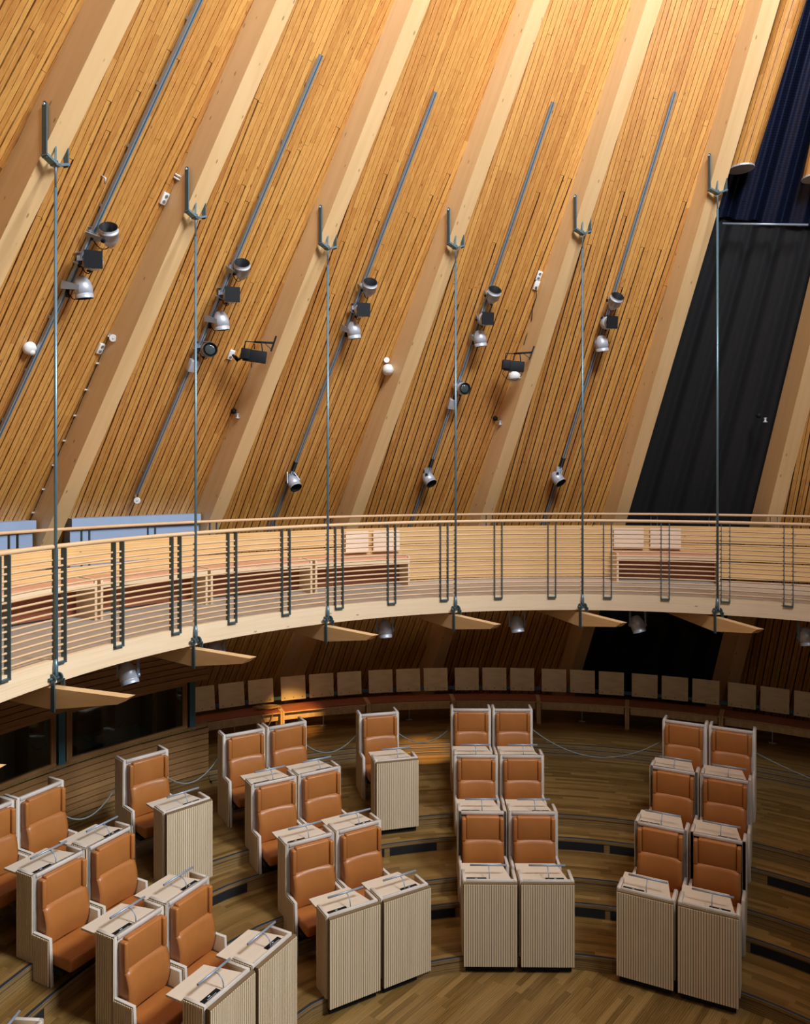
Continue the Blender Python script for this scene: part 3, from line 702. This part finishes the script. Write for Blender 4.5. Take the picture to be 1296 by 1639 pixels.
# black projectors on rib arms
def projector(bay, px, py, armx, army, lab, tilt, white=False):
    Nn = bays[bay][3]; c_ = wp(bay, px, py, .42); t_ = thing('wall_projector', lab, 'projector', c_, 0, 'black projectors on rib arms')
    arm = wp(bay, armx, army, .42)-c_; Rm = Matrix.Rotation(math.radians(tilt), 4, 'Y')
    b = MB(); b.box(-.16, .17, -.03, .03, -.085, .085, 0, Rm); b.box(-.19, -.06, -.05, .10, -.06, .09, 0, Rm); b.build('shutter_box', M['black'], t_, .006)
    b = MB(); ya = Vector((0, 0, .16))
    b.tube([Vector((-.15, 0, .02)), Vector((-.13, 0, .21)), Vector((.10, 0, .20)), Vector((.12, 0, .03))], .010, 6)
    b.tube([Vector((-.0, 0, .205)), arm], .016, 8); b.bar(arm+Vector((.035, 0, .10)), arm+Vector((-.04, 0, -.12)), .035, .02); b.tube([arm+Vector((-.03, 0, -.10)), arm*.55+Vector((0, 0, .08))], .005, 5)
    b.build('wall_arm', M['black'], t_)
    b = MB(); b.tube([Vector((-.04, 0, -.09)), Vector((-.045, 0, -.16))], .008, 6)
    b.tube([Vector((.0, 0, .10)), Vector((.005, 0, .17))], .01, 6); b.build('locking_pin', M['black'], t_)
    if white:
        b = MB(); T = Matrix.Translation((.02, .06, -.16)) @ Vector((.1, -.3, -1)).to_track_quat('Z', 'Y').to_matrix().to_4x4(); b.lathe([(.03, -.11), (.10, -.06), (.10, .06), (.001, .065)], 18, T, cap1=False); b.build('white_housing', M['white'], t_)
        b = MB(); b.tube([Vector((-.15, .0, -.05)), Vector((-.19, 0, -.12)), Vector((-.10, 0, -.22)), Vector((.04, 0, -.23)), Vector((.13, 0, -.15)), Vector((.14, 0, -.08))], .006, 5); b.build('cable', M['black'], t_)
    else:
        b = MB()
        pts = [Vector((-.16, 0, .0)), Vector((-.22, 0, -.05)), Vector((-.27, .03, .0)), Vector((-.25, .03, -.06)), Vector((-.33, .1, .03))]; b.tube(pts, .018, 6); b.build('cable_coil', M['black'], t_)
projector(1, 407, 570, 438, 549, 'black barn door projector on an arm at the third rib', 8)
projector(3, 822, 586, 851, 564, 'black barn door projector with white housing below, on fifth rib', 5, True)
# small wall fittings
def on_wall(bay, px, py, off=.0): return wp(bay, px, py, off)
def wall_T(bay, p):
    O_, U, V, Nn = bays[bay][:4]; m3 = Matrix((U, V, Nn)).transposed() if U.cross(V).dot(Nn) > 0 else Matrix((-U, V, Nn)).transposed()
    return m3.to_4x4()
def fitting(name, label, cat, bay, px, py, builder, mats, group=None):
    p = on_wall(bay, px, py, .0); t_ = thing(name, label, cat, p, 0, group); T = wall_T(bay, p); builder(t_, T); return t_
def socket(n):
    def f(t_, T):
        b = MB(); b.box(-.04, .04, -.075, .075, 0, .03, 0, T); b.build('cover_plate', M['white'], t_, .006)
        for k in range(n):
            b = MB(); T2 = T @ Matrix.Translation((0, -.035+.07*k, .03)); b.lathe([(.022, 0), (.022, .003), (.016, .001)], 14, T2); b.build('outlet', M['alu'], t_)
    return f
fitting('wall_socket', 'white double socket left of the second rib fork', 'socket', 0, 262, 317, socket(2), None, 'white wall sockets')
fitting('wall_socket', 'white double socket below a small white disc', 'socket', 0, 160, 557, socket(2), None, 'white wall sockets')
fitting('wall_socket', 'white socket with plug feeding the left black projector', 'socket', 1, 369, 567, socket(1), None, 'white wall sockets')
fitting('wall_socket', 'upper of two white sockets above the right black projector', 'socket', 3, 862, 441, socket(2), None, 'white wall sockets')
fitting('wall_socket', 'lower of two white sockets, with a black plug and cable', 'socket', 3, 858, 456, socket(1), None, 'white wall sockets')
def clip_pair(t_, T):
    b = MB(); b.tube([T @ Vector((-.03, .02, .0)), T @ Vector((.03, .02, .05))], .012, 8); b.tube([T @ Vector((-.03, -.02, 0)), T @ Vector((.03, -.02, .05))], .012, 8); b.build('clip', M['white'], t_)
fitting('wall_clip', 'pair of small white clips left of the second fork top', 'clip', 0, 282, 282, clip_pair, None)
def disc(r):
    def f(t_, T):
        b = MB(); b.lathe([(.02, 0), (.02, .12)], 10, T); b.build('stem', M['silver'], t_)
        b = MB(); T2 = Matrix.Translation(T @ Vector((0, 0, .10))) @ Vector((.1, -1, -.1)).to_track_quat('Z', 'Y').to_matrix().to_4x4(); b.lathe([(r, .0), (r, .012), (r*.9, .018)], 20, T2); b.build('disc', M['white'], t_)
    return f
fitting('wall_disc', 'small white round disc above the lower left socket', 'sensor', 0, 174, 535, disc(.048), None, 'white wall discs')
fitting('wall_disc', 'white round disc at the lower end of the second track', 'sensor', 1, 216, 795, disc(.05), None, 'white wall discs')
def fan(t_, T):
    b = MB(); b.lathe([(.075, 0), (.082, .03), (.07, .07), (.03, .085), (.001, .086)], 22, T, cap1=False); b.build('dome', M['white'], t_)
    b = MB(); T2 = T @ Matrix.Translation((.02, -.03, .08)); b.lathe([(.036, 0), (.034, .012), (.001, .014)], 16, T2, cap1=False); b.build('button', M['white'], t_)
fitting('wall_sensor', 'white domed sensor beside the leftmost track', 'sensor', 0, 45, 555, fan, None)
def domecam(t_, T):
    b = MB(); R2 = Matrix.Rotation(0, 4, 'Z'); T2 = Matrix.Translation((0.01, -.12, -.03)) @ Vector((.15, -.3, -1)).to_track_quat('Z', 'Y').to_matrix().to_4x4()
    b.lathe([(.03, -.085), (.075, -.06), (.09, .0), (.09, .04), (.084, .045), (.07, .075), (.001, .08)], 22, T2, cap1=False); b.build('housing', M['white'], t_)
    b = MB(); T3 = Matrix.Translation((-.01, -.14, .12)) @ Vector((0, -1, .2)).to_track_quat('Z', 'Y').to_matrix().to_4x4(); b.lathe([(.045, 0), (.045, .01)], 18, T3); b.build('disc', M['white'], t_)
    b = MB(); b.tube([T @ Vector((0, 0, 0)), Vector((0.0, -.1, 0))], .02, 8); b.build('mount', M['white'], t_)
fitting('wall_camera', 'white domed camera with a disc above it, left of fourth rib', 'camera', 2, 620, 590, domecam, None)
def mini(t_, T):
    b = MB(); b.lathe([(.04, 0), (.045, .03), (.02, .06), (.001, .062)], 14, T, cap1=False); b.build('black_dome', M['black'], t_)
    b = MB(); T2 = Matrix.Translation((.08, -.06, -.10)); b.lathe([(.035, -.03), (.035, -.015), (.018, -.01), (.018, .03), (.03, .045)], 12, T2); b.build('silver_stem', M['silver'], t_)
    b = MB(); b.tube([T @ Vector((0, 0, .04)), Vector((.08, -.06, -.06))], .007, 6); b.build('bracket', M['black'], t_)
fitting('mini_spotlight', 'tiny black and silver fitting below the left black projector', 'spotlight', 1, 373, 657, mini, None, 'tiny wall fittings')
fitting('mini_spotlight', 'tiny black and silver fitting below the right black projector', 'spotlight', 3, 792, 669, mini, None, 'tiny wall fittings')
fitting('mini_spotlight', 'tiny silver fitting in the dark bay by the right rib', 'spotlight', 5, 1214, 664, mini, None, 'tiny wall fittings')
def hookf(t_, T):
    b = MB(); b.tube([T @ Vector((-.02, .03, 0)), T @ Vector((0, .03, .05)), T @ Vector((.02, -.03, .05))], .01, 7); b.build('hook_body', M['silver'], t_)
fitting('wall_hook', 'tiny metal hook on the boards left of the leftmost track', 'hook', 0, 163, 286, hookf, None)
# plug cable down to the right projector
b = MB(); pts = [wp(3, x, y, .05) for x, y in ((858, 460), (858, 476), (852, 492), (851, 508), (849, 524), (842, 538), (838, 552))]
tag(b.build('plug_cable', M['black']), 'thin black cable from white socket down to right projector', 'cable') if b.tube(pts, .007, 6) is None else None
# clipped cable along the second rib
cb = thing('clipped_cable', 'thin cable with white clips along the left edge of a rib', 'cable', rib_pt(1, 5.2, -1, .97)); o0 = -Vector(cb.location)
F, u, n_, s_ = ribs[1]
zz = [EYE+1.55-.335*k for k in range(12)]; pts = [rib_pt(1, z, -1, .93)-s_*.02+o0 for z in zz]
b = MB(); b.tube(pts, .005, 5); b.build('cable', M['black'], cb)
for p in pts:
    b = MB(); b.box(p.x-.012, p.x+.012, p.y-.02, p.y+.012, p.z-.01, p.z+.01); b.build('clip', M['white'], cb)

# ------------------------------------------------------------------ seats and desks
SW, TH = .62, .035
def slats_x(b, x0, x1, yf, z0, z1, dirn=-1, pitch=.0265, gw=.0062, depth=.008):
    """vertical slats on a front face (normal -y): separate thin boxes"""
    n = int(round((x1-x0)/pitch)); p = (x1-x0)/n
    for i in range(n): b.box(x0+i*p+gw/2, x0+(i+1)*p-gw/2, yf-depth, yf+.001, z0, z1)
def slats_y(b, y0, y1, xf, z0f, z1f, sgn, pitch=.030, gw=.0105, depth=.008):
    n = max(1, int(round((y1-y0)/pitch))); p = (y1-y0)/n
    for i in range(n):
        ya, yb = y0+i*p+gw/2, y0+(i+1)*p-gw/2; z0 = z0f((ya+yb)/2); z1 = z1f((ya+yb)/2)
        xa, xb = (xf, xf+depth*sgn) if sgn > 0 else (xf+depth*sgn, xf)
        b.box(xa, xb, ya, yb, z0, z1)
def rounded(name, mat, parent, x0, x1, y0, y1, z0, z1, bev=.02, T=None):
    b = MB(); b.box(x0, x1, y0, y1, z0, z1, 0, T); return b.build(name, mat, parent, bev, 3)
def groove_side(o, s):
    me = o.data; me.materials.append(M['groove'])
    me.materials.append(M['inner'])
    for p in me.polygons:
        if p.normal.x*s > .9: p.material_index = 1
        elif p.normal.x*s < -.9: p.material_index = 2
def make_seat(kind):
    """kind: 'mid' (another desk stands behind) or 'back' (box wings behind)"""
    t_ = thing('delegate_armchair', '', 'chair')
    yb = .25 if kind == 'back' else .03
    for s in (-1, 1):
        b = MB(); x0, x1 = (-SW/2, -SW/2+TH) if s < 0 else (SW/2-TH, SW/2)
        prof = [(yb, 0), (yb, 1.205), (0, 1.205), (0, .63), (-.25, .63), (-.285, 0)]
        b.poly_prism([(x0, y, z) for y, z in prof], (TH, 0, 0)); sp = b.build('side_panel', M['rim'], t_, .003, 1); groove_side(sp, s)
        b = MB(); xf = -SW/2 if s < 0 else SW/2
        slats_y(b, -.245, yb, xf, lambda y: .0, lambda y: (1.19 if y > .003 else .615), s)
        b.build('slat_cladding', M['ash_side'], sp)
    b = MB(); b.box(-SW/2+TH, SW/2-TH, .0, .022, .06, 1.19); b.build('back_panel', M['rim'], t_)
    b = MB(); b.box(-SW/2+TH, SW/2-TH, -.012, .03, 1.165, 1.205); b.build('top_rail', M['rim'], t_, .003, 1)
    # headrest: central pad and two side rolls
    b = MB(); b.box(-.215, .215, -.078, -.002, .872, 1.165); hr = b.build('headrest', M['leather'], t_, .018, 3)
    for s in (-1, 1): rounded('side_roll', M['leather'], hr, s*.242-.026, s*.242+.026, -.098, -.002, .862, 1.15, .016)
    # lower back: curved shell
    b = MB(); nx, nz = 12, 20; g = []
    for k in range(nz+1):
        f = k/nz; z = .455+.43*f; row = []
        bul = .085+.075*math.sin(PI*min(1, (.85*f+.08))) if f < .85 else (.085+.075*math.sin(PI*(.85*.85+.08)))*math.sqrt(max(0.0, 1-((f-.85)/.155)**2))
        for i in range(nx+1):
            x = -.262+.524*i/nx; e = abs(x)/.262
            y = -bul+.028*(1-e*e) - .0; 
            if e > .93: y += .02
            zz_ = z+(.022*(1-e*e) if f > .5 else 0)*((f-.5)*2 if f > .5 else 0)
            row.append(b.vert((x, y, zz_)))
        g.append(row)
    for k in range(nz):
        for i in range(nx): b.face([g[k][i], g[k][i+1], g[k+1][i+1], g[k+1][i]], None, 0, True)
    bk = {}
    def back(i): 
        if i not in bk: x, y, z = b.v[i]; bk[i] = b.vert((x, -.004, z-.0))
        return bk[i]
    for k in range(nz):
        for i in (0, nx): b.face([g[k][i], g[k+1][i], back(g[k+1][i]), back(g[k][i])], None, 0, False)
    for i in range(nx):
        for k in (0, nz): b.face([g[k][i], g[k][i+1], back(g[k][i+1]), back(g[k][i])], None, 0, False)
    b.build('backrest', M['leather'], t_)
    rounded('seat_cushion', M['leather'], t_, -.262, .262, -.50, -.07, .335, .465, .03)
    b = MB(); b.box(-SW/2+TH, SW/2-TH, -.40, .0, .29, .335); b.build('seat_base', M['black'], t_)
    return t_
def make_desk(kind, hand):
    """kind 'front' has a slatted modesty panel; hand 'l'/'r' places the control panel"""
    t_ = thing('delegate_desk', '', 'desk')
    H = .885; y1 = .25
    for s in (-1, 1):
        b = MB(); x0, x1 = (-SW/2, -SW/2+TH) if s < 0 else (SW/2-TH, SW/2)
        zb = -.0 if kind == 'front' else -.16
        b.box(x0, x1, .0, y1, zb, H); sp = b.build('side_panel', M['rim'], t_, .003, 1); groove_side(sp, s)
        b = MB(); xf = -SW/2 if s < 0 else SW/2
        slats_y(b, .006, y1, xf, lambda y: zb+.0, lambda y: H-.012, s); b.build('slat_cladding', M['ash_side'], sp)
    b = MB(); b.box(-SW/2+TH, SW/2-TH, 0, .03, .1, H); b.build('front_rail', M['rim'], t_, .003, 1)
    if kind == 'front':
        b = MB(); b.box(-SW/2+.004, SW/2-.004, -.062, -.022, -.072, H-.008); fp = b.build('front_panel', M['groove'], t_)
        b = MB(); slats_x(b, -SW/2+.004, SW/2-.004, -.062, -.072, H-.022); b.build('slat_cladding', M['ash'], fp)
        b = MB(); b.box(-SW/2+.02, SW/2-.02, -.022, .0, -.05, H-.03); b.box(-SW/2+.03, SW/2-.03, -.02, .02, -.15, -.072); b.build('plinth_and_slot_shade', M['gap'], t_)  # black fill paints the slot's shade behind the panel; toe kick below
    b = MB(); z0 = H-.055; z1 = H-.035; xr = lambda y: .27-.09*(y-.03)/.43
    for (xa, ya, yb) in ((-SW/2+TH+.001, .03, .2525), (-SW/2, .2525, .46)):
        b.hexa([(xa, ya, z0), (xr(ya), ya, z0), (xr(yb), yb, z0), (xa, yb, z0), (xa, ya, z1), (xr(ya), ya, z1), (xr(yb), yb, z1), (xa, yb, z1)])
    b.build('table_leaf', M['table'], t_)
    b = MB(); b.box(-SW/2+TH, SW/2-TH, .03, .24, .60, .61); b.build('storage_shelf', M['ash'], t_)
    zt = H-.035
    px0, px1 = (-.262, -.03) if hand == 'l' else (-.0, .215)
    b = MB(); b.box(px0, px1, .038, .115, zt-.002, zt+.006); cp = b.build('control_panel', M['black'], t_)
    b = MB()
    for k in range(7):
        xx = px0+.07+k*.017; b.box(xx, xx+.009, .066, .073, zt+.006, zt+.0075)
    b.box(px0+.10, px0+.125, .088, .097, zt+.006, zt+.0075); b.build('display_marks', M['glow'], cp)
    b = MB(); cx = .0 if hand == 'l' else .03
    b.tube([(cx-.215, .165, zt+.125), (cx+.215, .165, zt+.125)], .0115, 10); lm = b.build('lamp_bar', M['chrome'], t_)
    b = MB(); b.tube([(cx, .055, zt), (cx, .055, zt+.05), (cx, .075, zt+.095), (cx, .12, zt+.122), (cx, .165, zt+.125)], .006, 6); b.build('lamp_stem', M['chrome'], lm)
    return t_
PR = {}
def place(kind, key, x, y, z, rz, label, group):
    if key not in PR:
        o = (make_seat(key[1]) if kind == 'seat' else make_desk(key[1], key[2])); o.location = (x, y, z); o.rotation_euler = (0, 0, rz); o['label'] = label; o['group'] = group; PR[key] = o; return o
    return dup(PR[key], (x, y, z), rz, label, group)
def unit_at(org, ax_deg, lat, out):
    a = math.radians(ax_deg); o = Vector((math.sin(a), math.cos(a), 0)); r = Vector((math.cos(a), -math.sin(a), 0))
    p = Vector((org[0], org[1], 0))+o*out+r*lat; return p.x, p.y, -a
COLS = [('c1', (-1.42, 7.40), (-4.45, 8.93), -61.5, 'left block'), ('c2', (-.26, 8.56), (-2.03, 11.42), -31.0, 'block second from left'), ('c3', (1.305, 8.95), (1.37, 12.33), 0.6, 'central block'), ('c4', (2.955, 8.525), (4.47, 11.53), 26.3, 'right block')]
LZ = [0.16, 0.48, 0.80]
ROWD = ['front row', 'middle row', 'rear row']
for name, p0, p1, face, block in COLS:
    p0 = Vector((p0[0], p0[1])); p1 = Vector((p1[0], p1[1])); pitch = (p1-p0)/3
    a = math.radians(face); r = Vector((math.cos(a), -math.sin(a)))
    for row in range(3):
        for hand, lat in (('l', -.328), ('r', .328)):
            hw_ = 'left' if hand == 'l' else 'right'
            q = p0+pitch*row+r*lat; o2 = Vector((math.sin(a), math.cos(a)))
            qs = q+pitch
            if row == 0: q = q+o2*.045
            place('desk', ('desk', 'front' if row == 0 else 'mid', hand), q.x, q.y, LZ[row], -a,
                  'pale desk with steel lamp, %s in %s of the %s' % (hw_, ROWD[row], block), 'assembly desks in pairs')
            place('seat', ('seat', 'back' if row == 2 else 'mid'), qs.x, qs.y, LZ[row], -a,
                  'tan leather high-backed seat, %s one in the %s of the %s' % (hw_, ROWD[row], block), 'assembly seats in pairs')
# lone desks with lone seats
for (bx, by, ang, lab) in ((-.40, 12.12, -14.8, 'standing left of the central block'), (-3.42, 10.33, -44.0, 'in front of the slatted booth wall')):
    a = math.radians(ang); o2 = Vector((math.sin(a), math.cos(a))); q = Vector((bx, by))
    place('seat', ('seat', 'back'), q.x, q.y, .80, -a, 'lone tan leather seat %s' % lab, 'lone seats')
    q2 = q-o2*1.10
    place('desk', ('desk', 'front', 'r'), q2.x, q2.y, .80, -a, 'lone pale slatted desk %s' % lab, 'lone desks')
a = math.radians(-86); r = Vector((math.cos(a), -math.sin(a))); o2 = Vector((math.sin(a), math.cos(a)))
q = Vector((-2.90, 6.27))-r*.31
place('seat', ('seat', 'mid'), q.x, q.y, .16, -a, 'tan leather seat cut off at the bottom left corner', 'corner seat')
place('desk', ('desk', 'mid', 'r'), q.x, q.y, .48, -a, 'pale desk rim with lamp cut off at the bottom left corner', 'corner desk')

# ------------------------------------------------------------------ curved benches below the wall
BJ0 = -31.9; BST = 9.64; z4 = .92
BL = ['leftmost wall bench beside the booth window, coiled cable on it', 'wall bench brightly lit by a warm spot at its left end', 'wall bench third from the booth window', 'wall bench behind the central block of seats',
      'wall bench fifth from the booth window', 'wall bench behind the right block of seats, seventh section excluded', 'dim wall bench second from the right picture edge', 'dimmest wall bench at the right picture edge']
BL[5] = 'dim wall bench directly behind the right block of seats'
def make_bench(label, a0):
    t_ = thing('wall_bench', label, 'bench', (C[0], C[1], z4), -math.radians(a0), 'curved benches along the wall')
    c = (0, 0); A = BST
    arc_slab(c, 9.72, c, 10.16, .40, .415, .15, A-.15, 10, None, '').build('seat_board', M['beech'], t_)
    arc_slab(c, 9.735, c, 10.14, .415, .437, .2, A-.2, 10, None, '').build('seat_pad', M['redleather'], t_)
    arc_slab(c, 9.80, c, 9.825, .25, .40, .35, A-.35, 10, None, '').build('apron', M['beech'], t_)
    for aa in (.12, A-.12):
        T = Matrix.Rotation(-math.radians(aa), 4, 'Z')
        b = MB(); b.box(-.018, .018, 9.70, 9.745, 0, .437, 0, T); b.build('leg', M['beech'], t_)
        b = MB(); b.box(-.018, .018, 10.10, 10.145, 0, .437, 0, T); b.build('leg', M['beech'], t_)
        b = MB(); b.box(-.018, .018, 9.745, 10.10, .395, .437, 0, T); b.build('end_rail', M['beech'], t_)
    for k in range(3):
        b0 = .48+3.08*k+(.0); b1 = b0+2.66; bb = MB(); n = 5
        for i in range(n):
            t0 = b0+(b1-b0)*i/n; t1 = b0+(b1-b0)*(i+1)/n
            lo_ = 10.16; hi = 10.24
            P8 = [pol(c, lo_, t0, .50), pol(c, lo_, t1, .50), pol(c, lo_+.014, t1, .50), pol(c, lo_+.014, t0, .50), pol(c, hi, t0, .925), pol(c, hi, t1, .925), pol(c, hi+.014, t1, .925), pol(c, hi+.014, t0, .925)]
            L0, L1 = math.radians(t0)*10, math.radians(t1)*10
            bb.hexa(P8, 0, [(L0, 0), (L1, 0), (L1, 0), (L0, 0), (L0, .42), (L1, .42), (L1, .42), (L0, .42)])
        bo = bb.build('backrest', M['ply'], t_)
        b = MB()
        for f in (.14, .5, .86):
            p = pol(c, 10.16, b0+(b1-b0)*f, .545); T = Matrix.Translation(p) @ Matrix.Rotation(-math.radians(b0+(b1-b0)*f), 4, 'Z') @ Matrix.Rotation(PI/2, 4, 'X'); b.lathe([(.008, -.004), (.008, .006)], 8, T)
        b.build('screw', M['black'], bo)
    arc_slab(c, 10.185, c, 10.215, .515, .575, .0, A, 10, None, '').build('support_rail', M['teal'], t_)
    b = MB(); T = Matrix.Rotation(-math.radians(A/2), 4, 'Z'); b.tube([T @ Vector((0, 9.95, 0)), T @ Vector((0, 9.95, .4))], .012, 8); b.tube([T @ Vector((-.06, 9.95, .012)), T @ Vector((.06, 9.95, .012))], .012, 6); b.build('centre_foot', M['silver'], t_)
    return t_
bench0 = make_bench(BL[0], BJ0)
for k in range(1, 8): dup(bench0, None, -math.radians(BJ0+BST*k), BL[k])
# coiled cable on the first bench
def coil():
    b = MB(); rr = random.Random(5); p0 = pol(C, 9.95, -23.6, z4+.45); pts = []
    for k in range(90):
        t = k/90*2*PI*5; R = .13+.05*math.sin(t*1.7+1); pts.append(p0+Vector((1.35*R*math.cos(t)+.03*math.sin(3*t), .62*R*math.sin(t), .012+.03*abs(math.sin(t*.9)))))
    b.tube(pts, .009, 6); return b
tag(coil().build('coiled_cable', M['cable']), 'tan coiled cable lying on the leftmost wall bench end', 'cable')
b = MB(); pts = []
for k in range(16): t = k/15; p = pol(C, 9.70-.02*math.sin(PI*t), -24.6+1.3*t, z4+.44-.22*math.sin(PI*t)); pts.append(p)
b.tube(pts, .009, 6); tag(b.build('hanging_cable_loop', M['cable']), 'tan cable loop drooping over the front of the lit bench', 'cable')

# ------------------------------------------------------------------ ropes between the seat backs
def rope(a_, b_, sag, lab):
    a_ = Vector(a_); b_ = Vector(b_); pts = []
    for k in range(25): t = k/24; p = a_.lerp(b_, t); p.z -= sag*4*t*(1-t); pts.append(p)
    b = MB(); b.tube(pts, .009, 6); o = b.build('barrier_rope', M['rope']); tag(o, lab, 'rope', 'ropes slung between rear seats')
def wing(blk, lat):   # rear corner of a rear-row seat
    for name, p0, p1, face, bl in COLS:
        if name == blk:
            a = math.radians(face); return Vector((p1[0]+math.cos(a)*lat+math.sin(a)*.2, p1[1]-math.sin(a)*lat+math.cos(a)*.2, .80+.83))
def wing1(bx, by, ang, lat): a = math.radians(ang); return Vector((bx+math.cos(a)*lat+math.sin(a)*.2, by-math.sin(a)*lat+math.cos(a)*.2, .80+.83))
rope(wing('c1', .65), wing1(-3.42, 10.33, -44, -.32), .28, 'grey rope between the left block and the lone left seat')
rope(wing1(-3.42, 10.33, -44, .32), wing('c2', -.65), .25, 'grey rope between the lone left seat and the second block')
rope(wing('c2', .65), wing1(-.40, 12.12, -14.8, -.32), .22, 'grey rope between the second block and the lone middle seat')
rope(wing1(-.40, 12.12, -14.8, .32), wing('c3', -.65), .20, 'grey rope between the lone middle seat and the central block')
rope(wing('c3', .65), wing('c4', -.65), .36, 'long grey rope between the central and right blocks')
e = wing('c4', .65); rope(e, e+Vector((2.6, -1.9, -.15)), .25, 'grey rope leaving the right block towards the picture edge')

# ------------------------------------------------------------------ interpreter booth at left below the balcony
def br(a): return 8.57-.020*(-32.4-a)
def boards(name, a0, a1, z0, z1, h=.078, gap=.012, th=.03, n=22, mat='booth'):
    b = MB(); k = 0; z = z0
    while z < z1-.01:
        zt_ = min(z+h, z1)
        for i in range(n):
            t0 = a0+(a1-a0)*i/n; t1 = a0+(a1-a0)*(i+1)/n
            P8 = [pol(C, br(t0), t0, z), pol(C, br(t1), t1, z), pol(C, br(t1)+th, t1, z), pol(C, br(t0)+th, t0, z), pol(C, br(t0), t0, zt_), pol(C, br(t1), t1, zt_), pol(C, br(t1)+th, t1, zt_), pol(C, br(t0)+th, t0, zt_)]
            L0, L1 = math.radians(t0)*8.5, math.radians(t1)*8.5; u0 = k*.09+.003; u1 = k*.09+.087
            b.hexa(P8, 0, [(u0, L0), (u0, L1), (u0, L1), (u0, L0), (u1, L0), (u1, L1), (u1, L1), (u1, L0)])
        z = zt_+gap; k += 1
    for i in range(n):
        t0 = a0+(a1-a0)*i/n; t1 = a0+(a1-a0)*(i+1)/n
        b.quad(pol(C, br(t0)+th, t0, z0), pol(C, br(t1)+th, t1, z0), pol(C, br(t1)+th, t1, z1), pol(C, br(t0)+th, t0, z1), None, 1)
    return struct(b.build(name, [M[mat], M['gap']]))
boards('wall_left', -32.4, -88, .93, 1.66)
boards('wall_left', -32.4, -88, 2.42, 3.55)
b = MB()
for i in range(22):
    t0 = -32.4-55.6*i/22; t1 = -32.4-55.6*(i+1)/22
    b.hexa([pol(C, br(t0)-.02, t0, 1.665), pol(C, br(t1)-.02, t1, 1.665), pol(C, br(t1)+.12, t1, 1.665), pol(C, br(t0)+.12, t0, 1.665), pol(C, br(t0)-.02, t0, 1.70), pol(C, br(t1)-.02, t1, 1.70), pol(C, br(t1)+.12, t1, 1.70), pol(C, br(t0)+.12, t0, 1.70)])
for k, dz in enumerate((.80, .84, .88)):
    for i in range(22):
        t0 = -32.4-55.6*i/22; t1 = -32.4-55.6*(i+1)/22; rr = -.10+.03*k
        b.hexa([pol(C, br(t0)+rr, t0, dz), pol(C, br(t1)+rr, t1, dz), pol(C, br(t1)+.1, t1, dz), pol(C, br(t0)+.1, t0, dz), pol(C, br(t0)+rr, t0, dz+.03), pol(C, br(t1)+rr, t1, dz+.03), pol(C, br(t1)+.1, t1, dz+.03), pol(C, br(t0)+.1, t0, dz+.03)])
struct(b.build('baseboard_left', M['oak_edge']))
WA = [-34.2, -48.4, -62, -76]
for k in range(3):
    a1_, a0_ = WA[k]-.7, WA[k+1]+.7
    p0 = pol(C, br(a0_)+.06, a0_, 0); p1 = pol(C, br(a1_)+.06, a1_, 0)
    wn_ = bpy.data.objects.new('window_%d' % (k+1), None); COL.objects.link(wn_); wn_.location = (p0.x, p0.y, 1.70); struct(wn_); o0 = -Vector(wn_.location)
    b = MB()
    for (q, qq) in ((p0, (p1-p0).normalized()), (p1, (p0-p1).normalized())):
        b.bar(q+Vector((0, 0, 1.70))+o0+qq*.02, q+Vector((0, 0, 2.42))+o0+qq*.02, .05, .08, up=qq)
    b.bar(p0+Vector((0, 0, 1.72))+o0, p1+Vector((0, 0, 1.72))+o0, .08, .04); b.bar(p0+Vector((0, 0, 2.40))+o0, p1+Vector((0, 0, 2.40))+o0, .08, .04)
    b.build('window_frame', M['booth'], wn_)
    b = MB(); dn = (p1-p0).normalized(); nrm = dn.cross(Vector((0, 0, 1)))*.003; z0, z1 = 1.74, 2.38; q0, q1 = p0+dn*.04+o0, p1-dn*.04+o0
    b.hexa([q0-nrm+Vector((0, 0, z0)), q1-nrm+Vector((0, 0, z0)), q1+nrm+Vector((0, 0, z0)), q0+nrm+Vector((0, 0, z0)), q0-nrm+Vector((0, 0, z1)), q1-nrm+Vector((0, 0, z1)), q1+nrm+Vector((0, 0, z1)), q0+nrm+Vector((0, 0, z1))]); b.build('pane', M['glass'], wn_)
for a in WA[:3]:
    p = pol(C, br(a)+.03, a, 0); b = MB(); T = Matrix.Translation(p) @ Matrix.Rotation(-math.radians(a), 4, 'Z'); b.box(-.045, .045, -.02, .08, 1.62, 2.46, 0, T); struct(b.build('trim_7', M['teal']))
b = MB()   # dark room behind the booth glass
for i in range(14):
    t0 = -35-50*i/14; t1 = -35-50*(i+1)/14
    b.quad(pol(C, 10.2, t0, .92), pol(C, 10.2, t1, .92), pol(C, 10.2, t1, 3.6), pol(C, 10.2, t0, 3.6))
b.quad(pol(C, 8.6, -34.6, .92), pol(C, 10.2, -34.6, .92), pol(C, 10.2, -34.6, 3.6), pol(C, 8.6, -34.6, 3.6))
struct(b.build('wall_left', plain('dark booth interior', (0.02, 0.022, 0.022), 0.9)))
for (a_, lab) in ((-41.5, 'pale desk top glimpsed through the right booth window'), (-56, 'pale desk top glimpsed through the left booth window')):
    t_ = thing('booth_table', lab, 'table', pol(C, 9.1, a_, .92), -math.radians(a_), 'tables inside the booth')
    b = MB(); b.box(-.55, .55, -.28, .28, .70, .73); b.build('table_top', M['teal'], t_)
    for sx in (-.5, .5): b = MB(); b.box(sx-.02, sx+.02, -.02, .02, 0, .70); b.build('leg', M['black'], t_)
